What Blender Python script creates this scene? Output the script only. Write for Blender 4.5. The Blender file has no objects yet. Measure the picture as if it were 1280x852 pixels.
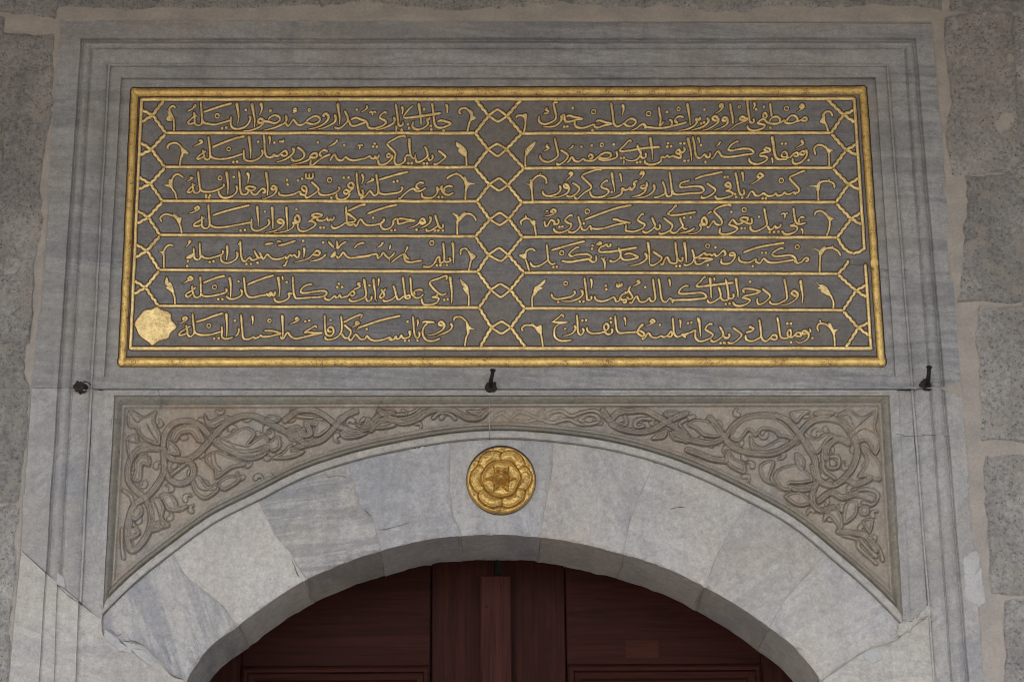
import bpy, math, random
import numpy as np
from mathutils import Matrix, Vector, noise as mnoise

# ------------------------------------------------------------------ camera, light, exposure
SC = bpy.context.scene
F = 2700.0
DIST = 6.75
_u = np.array([(572 - 640) / F, (-6900 - 426) / F, 1.0]); _u /= np.linalg.norm(_u)
_sx = -0.0027
_X = np.array([1.0, _sx, -(_u[0] + _sx * _u[1]) / _u[2]]); _X /= np.linalg.norm(_X)
_Y = np.cross(_u, _X)
M = np.stack([_X, _Y, _u], axis=1)
MT = M.T
CAM = np.array([0, 0, 4.0]) - MT @ np.array([0, 0, 1.0]) * DIST

cd = bpy.data.cameras.new('camera')
cam = bpy.data.objects.new('camera', cd)
SC.collection.objects.link(cam)
cd.sensor_width = 36.0
cd.lens = F * 36.0 / 1280.0
cd.clip_end = 2000
_r, _up, _b = MT @ np.array([1, 0, 0.]), MT @ np.array([0, -1, 0.]), MT @ np.array([0, 0, -1.])
cam.matrix_world = Matrix(((_r[0], _up[0], _b[0], CAM[0]), (_r[1], _up[1], _b[1], CAM[1]),
                           (_r[2], _up[2], _b[2], CAM[2]), (0, 0, 0, 1)))
SC.camera = cam

SUN_EL, SUN_AZ = 48.0, 200.0          # elevation; compass bearing of the sun (0 = +Y, clockwise)
w = bpy.data.worlds.new('World'); SC.world = w; w.use_nodes = True
nt = w.node_tree; nt.nodes.clear()
sky = nt.nodes.new('ShaderNodeTexSky'); sky.sky_type = 'NISHITA'; sky.sun_disc = False
sky.sun_elevation = math.radians(SUN_EL); sky.sun_rotation = math.radians(SUN_AZ)
sky.air_density = 1.0; sky.dust_density = 3.0; sky.ozone_density = 1.0
bg = nt.nodes.new('ShaderNodeBackground'); bg.inputs[1].default_value = 0.12
wo = nt.nodes.new('ShaderNodeOutputWorld')
nt.links.new(sky.outputs[0], bg.inputs[0]); nt.links.new(bg.outputs[0], wo.inputs[0])
sd = bpy.data.lights.new('sun', 'SUN'); sd.energy = 1.2; sd.angle = math.radians(14); sd.color = (1.0, 0.95, 0.88)
so = bpy.data.objects.new('sun', sd); SC.collection.objects.link(so)
_az, _el = math.radians(SUN_AZ), math.radians(SUN_EL)
_dir = Vector((math.sin(_az) * math.cos(_el), math.cos(_az) * math.cos(_el), math.sin(_el)))
so.rotation_euler = _dir.to_track_quat('Z', 'Y').to_euler(); so.location = (0, -12, 14)
SC.view_settings.view_transform = 'Standard'; SC.view_settings.look = 'None'
SC.view_settings.gamma = 1.0; SC.view_settings.use_curve_mapping = False
SC.view_settings.exposure = 1.62
SC.cycles.filter_width = 1.05

# ------------------------------------------------------------------ helpers
rng = np.random.default_rng(7)
COL = SC.collection


def P(px, py, d=0.0):
    """Point of the vertical plane that stands d metres proud of the wall, seen at photo position px, py."""
    px = np.asarray(px, float); py = np.asarray(py, float)
    a = (px - 640) / F; b = (py - 426) / F
    wd = a[..., None] * MT[:, 0] + b[..., None] * MT[:, 1] + MT[:, 2]
    t = (-d - CAM[1]) / wd[..., 1]
    return CAM + t[..., None] * wd


def empty(name, label, cat, loc=(0, 0, 0), group=None):
    o = bpy.data.objects.new(name, None); COL.objects.link(o); o.location = loc
    o.empty_display_size = 0.05
    o['label'] = label; o['category'] = cat
    if group: o['group'] = group
    return o


def mesh_obj(name, verts, faces, mats, parent=None, mi=None, smooth=True, sharp=None, label=None):
    verts = np.asarray(verts, float)
    loc = np.zeros(3)
    p = parent
    while p is not None:
        loc = loc + np.array(p.location); p = p.parent
    me = bpy.data.meshes.new(name)
    me.from_pydata((verts - loc).tolist(), [], faces if isinstance(faces, list) else faces.tolist())
    for m in (mats if isinstance(mats, (list, tuple)) else [mats]): me.materials.append(m)
    if mi is not None: me.polygons.foreach_set('material_index', np.asarray(mi, np.int32))
    me.polygons.foreach_set('use_smooth', np.full(len(me.polygons), smooth, bool))
    if sharp: me.set_sharp_from_angle(angle=math.radians(sharp))
    me.update()
    o = bpy.data.objects.new(name, me); COL.objects.link(o)
    if parent: o.parent = parent
    if label: o['label'] = label
    return o


class MB:
    def __init__(s): s.v = []; s.f = []; s.m = []; s.n = 0
    def add(s, v, f, m=0):
        v = np.asarray(v, float).reshape(-1, 3)
        s.f += [tuple(int(i) + s.n for i in q) for q in f]; s.m += [m] * len(f)
        s.v.append(v); s.n += len(v)
    def grid(s, g, m=0, flip=False):
        g = np.asarray(g, float); r, c = g.shape[:2]
        i = np.arange(r * c).reshape(r, c)
        q = np.stack([i[:-1, :-1], i[:-1, 1:], i[1:, 1:], i[1:, :-1]], -1).reshape(-1, 4)
        if flip: q = q[:, ::-1]
        s.add(g.reshape(-1, 3), q.tolist(), m)
    def box(s, x0, x1, y0, y1, z0, z1, m=0):
        v = [(x, y, z) for x in (x0, x1) for y in (y0, y1) for z in (z0, z1)]
        s.add(v, [(0, 1, 3, 2), (4, 6, 7, 5), (0, 4, 5, 1), (2, 3, 7, 6), (0, 2, 6, 4), (1, 5, 7, 3)], m)
    def build(s, name, mats, parent=None, **k):
        return mesh_obj(name, np.concatenate(s.v), s.f, mats, parent, mi=s.m, **k)


def fbm(p, scale=1.0, oct=4, seed=0.0):
    """vectorised-ish value noise for arrays of points (n,3)"""
    p = np.asarray(p, float) * scale + seed
    out = np.zeros(len(p)); amp = 1.0; tot = 0
    for _ in range(oct):
        out += amp * _vn(p); tot += amp; p = p * 2.03 + 11.7; amp *= 0.5
    return out / tot


_tab = rng.random(65536) * 2 - 1


def _vn(p):
    i = np.floor(p).astype(np.int64); f = p - i; f = f * f * (3 - 2 * f)
    def h(a, b, c): return _tab[((a * 73856093) ^ (b * 19349663) ^ (c * 83492791)) & 65535]
    r = 0
    for dx in (0, 1):
        for dy in (0, 1):
            for dz in (0, 1):
                wgt = (f[:, 0] if dx else 1 - f[:, 0]) * (f[:, 1] if dy else 1 - f[:, 1]) * (f[:, 2] if dz else 1 - f[:, 2])
                r = r + wgt * h(i[:, 0] + dx, i[:, 1] + dy, i[:, 2] + dz)
    return r


def smooth_poly(pts, step=1.0, closed=False):
    """Catmull-Rom through photo points, resampled about every `step` photo pixels"""
    p = np.asarray(pts, float).reshape(-1, 2)
    if len(p) == 2 and not closed:
        n = max(2, int(np.hypot(*(p[1] - p[0])) / step) + 1)
        return p[0] + (p[1] - p[0]) * np.linspace(0, 1, n)[:, None]
    q = np.vstack([p[-1], p, p[:2]]) if closed else np.vstack([2 * p[0] - p[1], p, 2 * p[-1] - p[-2]])
    out = []
    for i in range(1, len(q) - 2):
        a, b, c, d = q[i - 1], q[i], q[i + 1], q[i + 2]
        n = max(2, int(np.hypot(*(c - b)) / step) + 1)
        t = np.linspace(0, 1, n, endpoint=False)[:, None]
        out.append(0.5 * (2 * b + (c - a) * t + (2 * a - 5 * b + 4 * c - d) * t ** 2 + (3 * b - a - 3 * c + d) * t ** 3))
    if not closed: out.append(p[-1:])
    return np.vstack(out)


def interp_curve(pts, x):
    p = np.asarray(pts, float); p = p[np.argsort(p[:, 0])]
    xs = p[:, 0]; ys = p[:, 1]
    m = np.gradient(ys, xs)
    i = np.clip(np.searchsorted(xs, x) - 1, 0, len(xs) - 2)
    h = xs[i + 1] - xs[i]; t = (x - xs[i]) / h
    return ((2 * t ** 3 - 3 * t ** 2 + 1) * ys[i] + (t ** 3 - 2 * t ** 2 + t) * h * m[i]
            + (-2 * t ** 3 + 3 * t ** 2) * ys[i + 1] + (t ** 3 - t ** 2) * h * m[i + 1])


# ------------------------------------------------------------------ materials
class NT:
    def __init__(s, name):
        s.m = bpy.data.materials.new(name); s.m.use_nodes = True
        s.t = s.m.node_tree; s.t.nodes.clear()
        s.out = s.n('ShaderNodeOutputMaterial'); s.b = s.n('ShaderNodeBsdfPrincipled')
        s.t.links.new(s.b.outputs[0], s.out.inputs[0])
        s.pos = s.n('ShaderNodeNewGeometry').outputs['Position']
    def n(s, k): return s.t.nodes.new(k)
    def l(s, a, b): s.t.links.new(a, b)
    def map(s, scale=(1, 1, 1), rot=(0, 0, 0), loc=(0, 0, 0)):
        m = s.n('ShaderNodeMapping'); m.vector_type = 'TEXTURE'; s.l(s.pos, m.inputs[0])
        scale = tuple(1 / q for q in scale)
        m.inputs['Location'].default_value = loc; m.inputs['Rotation'].default_value = rot; m.inputs['Scale'].default_value = scale
        return m.outputs[0]
    def noise(s, vec, scale, detail=5, rough=0.55, dist=0.0):
        n = s.n('ShaderNodeTexNoise'); s.l(vec, n.inputs['Vector'])
        n.inputs['Scale'].default_value = scale; n.inputs['Detail'].default_value = detail
        n.inputs['Roughness'].default_value = rough; n.inputs['Distortion'].default_value = dist
        return n.outputs[0]
    def ramp(s, fac, stops):
        r = s.n('ShaderNodeValToRGB'); s.l(fac, r.inputs[0]); e = r.color_ramp.elements
        while len(e) < len(stops): e.new(0.5)
        for k, (p, c) in zip(e, stops):
            k.position = p; k.color = (c, c, c, 1) if not isinstance(c, tuple) else (*c, 1)
        return r.outputs[0]
    def mix(s, fac, a, b, mode='MIX'):
        m = s.n('ShaderNodeMix'); m.data_type = 'RGBA'; m.blend_type = mode
        for sock, v in ((m.inputs[0], fac), (m.inputs[6], a), (m.inputs[7], b)):
            if isinstance(v, tuple): sock.default_value = (*v, 1)
            elif isinstance(v, (int, float)): sock.default_value = v
            else: s.l(v, sock)
        return m.outputs[2]
    def math(s, op, a, b):
        m = s.n('ShaderNodeMath'); m.operation = op
        for sock, v in zip(m.inputs, (a, b)):
            if isinstance(v, (int, float)): sock.default_value = v
            else: s.l(v, sock)
        return m.outputs[0]
    def bump(s, h, strength, dist=0.002):
        b = s.n('ShaderNodeBump'); b.inputs['Strength'].default_value = strength; b.inputs['Distance'].default_value = dist
        s.l(h, b.inputs['Height']); s.l(b.outputs[0], s.b.inputs['Normal'])
    def fin(s, col, rough=0.6, metal=0.0):
        for sock, v in ((s.b.inputs['Base Color'], col), (s.b.inputs['Roughness'], rough), (s.b.inputs['Metallic'], metal)):
            if isinstance(v, tuple): sock.default_value = (*v, 1)
            elif isinstance(v, (int, float)): sock.default_value = v
            else: s.l(v, sock)
        return s.m


def marble(name, base, dark, warm, angle=0.0, streak=0.5, stretch=7.0, scale=2.2, seed=0.0, warm_amt=0.5, rough=0.55):
    """Weathered Proconnesian marble: grey streaks at `angle`, warm patina, drips, pits and chisel grain."""
    t = NT(name)
    v = t.map((scale, scale, scale * stretch), (0, math.radians(angle), 0), (seed, seed * 1.7, seed * 0.6))
    a = t.noise(v, 1.0, 8, 0.62, 0.9)
    v2 = t.map((scale * .6, scale * .6, scale * stretch * 2.2), (0, math.radians(angle + 4), 0), (seed + 5, 2, seed))
    b = t.noise(v2, 1.6, 8, 0.65, 0.5)
    f = t.ramp(t.math('ADD', t.math('MULTIPLY', a, 0.65), t.math('MULTIPLY', b, 0.35)),
               [(0.42, 1.0 * streak), (0.475, streak * .8), (0.515, streak * .22), (0.57, 0.0)])
    c = t.mix(f, base, dark)
    vn = t.noise(t.map((scale * 1.3, scale * 1.3, scale * stretch * .8), (0, math.radians(angle - 6), 0), (seed + 2, 4, seed)), 1.0, 6, 0.6, 1.4)
    thin = t.ramp(vn, [(0.482, 0.0), (0.497, 1.0), (0.503, 1.0), (0.520, 0.0)])
    c = t.mix(t.math('MULTIPLY', thin, 0.55 * streak), c, tuple(x * .85 for x in dark))
    pat = t.ramp(t.noise(t.map((1, 1, 1), loc=(seed, 3, 9)), 3.1, 6, 0.6, 0.3), [(0.40, 0.0), (0.66, 1.0)])
    c = t.mix(t.math('MULTIPLY', pat, warm_amt), c, warm)
    drip = t.ramp(t.noise(t.map((1, 1, .12), loc=(seed, 0, 1)), 16, 5, 0.6, 0.2), [(0.50, 0.0), (0.74, 1.0)])
    c = t.mix(t.math('MULTIPLY', drip, 0.34), c, tuple(x * .62 for x in dark))
    sp = t.noise(t.map(), 190, 3, 0.7)
    c = t.mix(1.0, c, t.ramp(t.noise(t.map(loc=(seed, 7, 2)), 150, 4, 0.75), [(0.3, 0.84), (0.7, 1.13)]), 'MULTIPLY')
    c = t.mix(t.ramp(sp, [(0.30, 0.35), (0.44, 0.0)]), c, tuple(x * .55 for x in dark))
    mott = t.ramp(t.noise(t.map(loc=(seed, 1, 4)), 46, 8, 0.78), [(0.3, 0.72), (0.7, 1.18)])
    c = t.mix(1.0, c, mott, 'MULTIPLY')
    t.bump(t.math('ADD', t.math('MULTIPLY', t.noise(t.map(), 60, 6, 0.65), 1.0), t.math('MULTIPLY', sp, 0.5)), 0.7, 0.004)
    return t.fin(c, rough)


def rough_stone(name, base, dark, seed=0.0):
    t = NT(name)
    a = t.noise(t.map(loc=(seed, seed, 0)), 7, 8, 0.7, 0.4)
    c = t.mix(t.ramp(a, [(0.32, 0.0), (0.68, 1.0)]), dark, base)
    g = t.noise(t.map(), 75, 6, 0.75)
    c = t.mix(1.0, c, t.ramp(g, [(0.28, 0.42), (0.5, 1.0), (0.72, 1.35)]), 'MULTIPLY')
    big = t.ramp(t.noise(t.map(loc=(seed, 8, 1)), 2.6, 5, 0.65, .4), [(0.35, 0.72), (0.65, 1.18)])
    c = t.mix(1.0, c, big, 'MULTIPLY')
    c = t.mix(t.ramp(t.noise(t.map(loc=(1, seed, 6)), 11, 6, 0.7), [(0.50, 0.0), (0.64, 0.85)]), c, (0.37, 0.33, 0.285))
    pits = t.ramp(t.noise(t.map(loc=(2, seed, 5)), 130, 3, 0.6), [(0.33, 1.0), (0.41, 0.0)])
    c = t.mix(t.math('MULTIPLY', pits, .85), c, tuple(x * .28 for x in dark))
    t.bump(t.math('ADD', g, t.math('MULTIPLY', t.noise(t.map(), 26, 5, .6), 1.4)), 1.0, 0.012)
    return t.fin(c, 0.9)


def plaster(name, base, dark, seed=0.0):
    t = NT(name)
    a = t.noise(t.map((1, 1, 1.4), loc=(seed, 0, 0)), 9, 7, 0.62, 0.2)
    c = t.mix(t.ramp(a, [(0.35, 0.0), (0.65, 1.0)]), dark, base)
    g = t.noise(t.map(), 120, 5, 0.7)
    c = t.mix(1.0, c, t.ramp(g, [(0.3, 0.85), (0.7, 1.1)]), 'MULTIPLY')
    t.bump(t.math('ADD', g, t.noise(t.map(), 22, 4, .6)), 0.5, 0.004)
    return t.fin(c, 0.92)


def gold(name, worn=0.35, base=(0.93, 0.71, 0.34)):
    """Gold leaf over red-brown bole, dulled by dust and worn through in specks."""
    t = NT(name)
    big = t.noise(t.map(), 26, 6, 0.65, 0.3)
    fine = t.noise(t.map(), 210, 4, 0.7)
    c = t.mix(t.ramp(big, [(0.32, 1.0), (0.62, 0.0)]), base, (base[0] * .72, base[1] * .68, base[2] * .62))
    mid = t.noise(t.map(loc=(3, 1, 8)), 95, 4, 0.7)
    c = t.mix(t.ramp(mid, [(0.36, 0.75), (0.55, 0.0)]), c, (base[0] * .64, base[1] * .62, base[2] * .52))
    c = t.mix(t.ramp(fine, [(0.58, 0.0), (0.75, 0.5)]), c, (0.92, 0.76, 0.46))
    wear = t.ramp(t.math('ADD', t.math('MULTIPLY', fine, 0.6), t.math('MULTIPLY', big, 0.4)), [(0.405, 1.0), (0.455, 0.0)])
    wear = t.math('MULTIPLY', wear, worn)
    c = t.mix(wear, c, (0.16, 0.075, 0.035))
    t.bump(t.math('ADD', fine, t.math('MULTIPLY', t.noise(t.map(), 70, 4, .6), 1.2)), 0.5, 0.0022)
    met = t.math('SUBTRACT', 0.72, t.math('MULTIPLY', wear, 0.7))
    return t.fin(c, t.ramp(big, [(0.3, 0.46), (0.7, 0.30)]), met)


def plain(name, col, rough=0.8, var=0.25, sc=40, metal=0.0):
    t = NT(name)
    g = t.noise(t.map(), sc, 5, 0.65)
    c = t.mix(1.0, col, t.ramp(g, [(0.3, 1 - var), (0.7, 1 + var)]), 'MULTIPLY')
    t.bump(g, 0.5, 0.002)
    return t.fin(c, rough, metal)


def wood(name, vertical, base=(0.027, 0.0070, 0.0043), seed=0.0):
    t = NT(name)
    sc = (22, 22, 0.9) if vertical else (0.9, 22, 22)
    v = t.map(sc, loc=(seed, 0, seed))
    g = t.noise(v, 2.2, 7, 0.62, 1.2)
    g2 = t.noise(v, 7.0, 4, 0.7, 0.3)
    c = t.mix(t.ramp(g, [(0.30, 0.0), (0.7, 1.0)]), tuple(x * .58 for x in base), tuple(x * 1.45 for x in base))
    c = t.mix(t.ramp(g2, [(0.28, 0.6), (0.45, 0.0)]), c, tuple(x * .3 for x in base))
    bl = t.noise(t.map(loc=(seed, 2, 3)), 5, 4, .6)
    c = t.mix(t.ramp(bl, [(0.55, 0.0), (0.75, 0.55)]), c, (0.05, 0.016, 0.011))
    t.bump(t.math('ADD', g, g2), 0.55, 0.003)
    t.b.inputs['Specular IOR Level'].default_value = 0.08
    return t.fin(c, 0.55)


GREY = (0.300, 0.300, 0.312); DGREY = (0.175, 0.178, 0.192); WARM = (0.36, 0.325, 0.275)
M_frame = marble('frame_marble', (0.335, 0.332, 0.332), (0.205, 0.208, 0.218), (0.325, 0.298, 0.258), 3, 0.85, 8, 1.5, 1.0, 0.6)
M_leg = marble('jamb_marble', (0.372, 0.366, 0.358), (0.255, 0.256, 0.266), (0.385, 0.352, 0.305), -40, 0.75, 2.4, 1.7, 5.9, 0.65)
M_leg2 = marble('pale_jamb_marble', (0.475, 0.455, 0.42), (0.33, 0.325, 0.32), (0.43, 0.395, 0.335), 15, 0.6, 4, 1.8, 6.1, 0.6)
M_field = marble('inscription_ground', (0.215, 0.209, 0.209), (0.160, 0.158, 0.164), (0.178, 0.152, 0.128), 2, 0.8, 14, 3.2, 2.2, 0.85, 0.8)
M_sp = marble('carved_marble', (0.372, 0.334, 0.278), (0.285, 0.272, 0.250), (0.330, 0.248, 0.175), -20, 0.7, 2.0, 4.0, 4.4, 0.75, 0.8)
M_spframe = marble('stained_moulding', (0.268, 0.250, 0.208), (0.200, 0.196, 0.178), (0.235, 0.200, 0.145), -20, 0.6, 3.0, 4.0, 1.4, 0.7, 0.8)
M_fascia = marble('fascia_marble', (0.42, 0.40, 0.37), (0.29, 0.285, 0.28), (0.38, 0.345, 0.29), 10, 0.5, 3.0, 2.5, 7.7, 0.5)
V_MATS = [
    marble('voussoir_blue_grey', (0.43, 0.42, 0.405), (0.262, 0.267, 0.290), (0.42, 0.40, 0.36), 68, 1.0, 5.5, 2.4, 1.1, 0.35),
    marble('voussoir_cream', (0.50, 0.485, 0.46), (0.39, 0.38, 0.37), (0.465, 0.42, 0.36), 80, 0.6, 3.5, 2.6, 2.3, 0.6),
    marble('voussoir_streaked', (0.41, 0.405, 0.396), (0.255, 0.256, 0.264), (0.43, 0.39, 0.32), -9, 1.0, 8.0, 3.0, 3.9, 0.5),
    marble('voussoir_blue', (0.39, 0.39, 0.40), (0.295, 0.298, 0.315), (0.42, 0.395, 0.355), -18, 0.8, 3.0, 2.6, 4.2, 0.4),
    marble('voussoir_key', (0.41, 0.408, 0.412), (0.305, 0.305, 0.32), (0.43, 0.39, 0.335), 82, 0.8, 3.0, 3.0, 5.8, 0.5),
    marble('voussoir_rose', (0.435, 0.425, 0.41), (0.325, 0.32, 0.322), (0.45, 0.39, 0.325), 65, 0.7, 2.6, 3.0, 6.6, 0.6),
    marble('voussoir_pale', (0.46, 0.448, 0.428), (0.35, 0.342, 0.338), (0.46, 0.405, 0.34), 20, 0.6, 2.6, 2.8, 7.1, 0.55),
    marble('voussoir_grey', (0.415, 0.408, 0.396), (0.30, 0.299, 0.304), (0.44, 0.385, 0.32), -40, 0.8, 2.8, 3.2, 8.5, 0.55),
    marble('voussoir_white', (0.465, 0.455, 0.440), (0.335, 0.335, 0.347), (0.46, 0.415, 0.35), -33, 0.6, 5.5, 2.2, 12.4, 0.65)]
M_gold = gold('gold_leaf', 0.4)
M_goldb = gold('gold_leaf_border', 1.0, (0.78, 0.54, 0.19))
M_goldr = gold('gold_leaf_rosette', 0.6, (0.70, 0.47, 0.155))
M_bole = plain('gilding_bole', (0.050, 0.026, 0.014), 0.85, 0.4, 60)
M_mort = plaster('mortar', (0.385, 0.345, 0.300), (0.30, 0.275, 0.248))
M_soffit = plaster('pale_bounce_soffit', (0.58, 0.55, 0.50), (0.50, 0.47, 0.43), 2.0)  # pale so the added roof slab bounces fill light onto the gilding
M_patch = plaster('pale_patch', (0.46, 0.458, 0.452), (0.38, 0.372, 0.362), 3.0)
M_joint = plaster('joint_mortar', (0.40, 0.37, 0.33), (0.27, 0.25, 0.225), 5.0)
M_crack = plain('crack_dirt', (0.15, 0.135, 0.118), 0.95, 0.4, 80)
S_MATS = [rough_stone('wall_stone_a', (0.415, 0.392, 0.362), (0.285, 0.272, 0.258), 0.0),
          rough_stone('wall_stone_b', (0.385, 0.367, 0.345), (0.255, 0.246, 0.237), 4.0),
          rough_stone('wall_stone_c', (0.44, 0.418, 0.388), (0.305, 0.292, 0.277), 9.0)]
M_iron = plain('black_iron', (0.012, 0.011, 0.011), 0.6, 0.4, 90, 0.6)
M_rust = plain('rusty_iron', (0.03, 0.019, 0.014), 0.85, 0.5, 120, 0.2)
M_woodv = wood('door_wood_upright', True, seed=1.0)
M_woodh = wood('door_wood_level', False, seed=4.0)
M_woodb = wood('batten_wood', True, (0.046, 0.0135, 0.0100), 7.0)
M_ground = plaster('paving', (0.27, 0.25, 0.225), (0.20, 0.185, 0.165), 1.0)

# ------------------------------------------------------------------ traced data (photo pixels)
OUT = [(126, 771), (170, 728), (219, 689), (268, 654), (323, 626), (380, 597.5), (434, 579), (512, 561), (560, 553), (620, 548.6), (691, 552.5),
       (775, 565.5), (860, 592), (920, 619.4), (998, 664), (1040, 699), (1083.6, 737), (1107, 760), (1130, 784)]
INN = [(206, 890), (232, 850), (250, 822), (299, 780), (340, 750), (381, 724.5), (430, 703), (475.5, 688), (530, 674.5), (577.5, 669), (640, 668), (678, 671),
       (720, 677.5), (766, 688.5), (810, 701), (850, 716.8), (905, 746), (962.5, 784), (1000, 815), (1028, 852), (1052, 890)]
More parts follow.
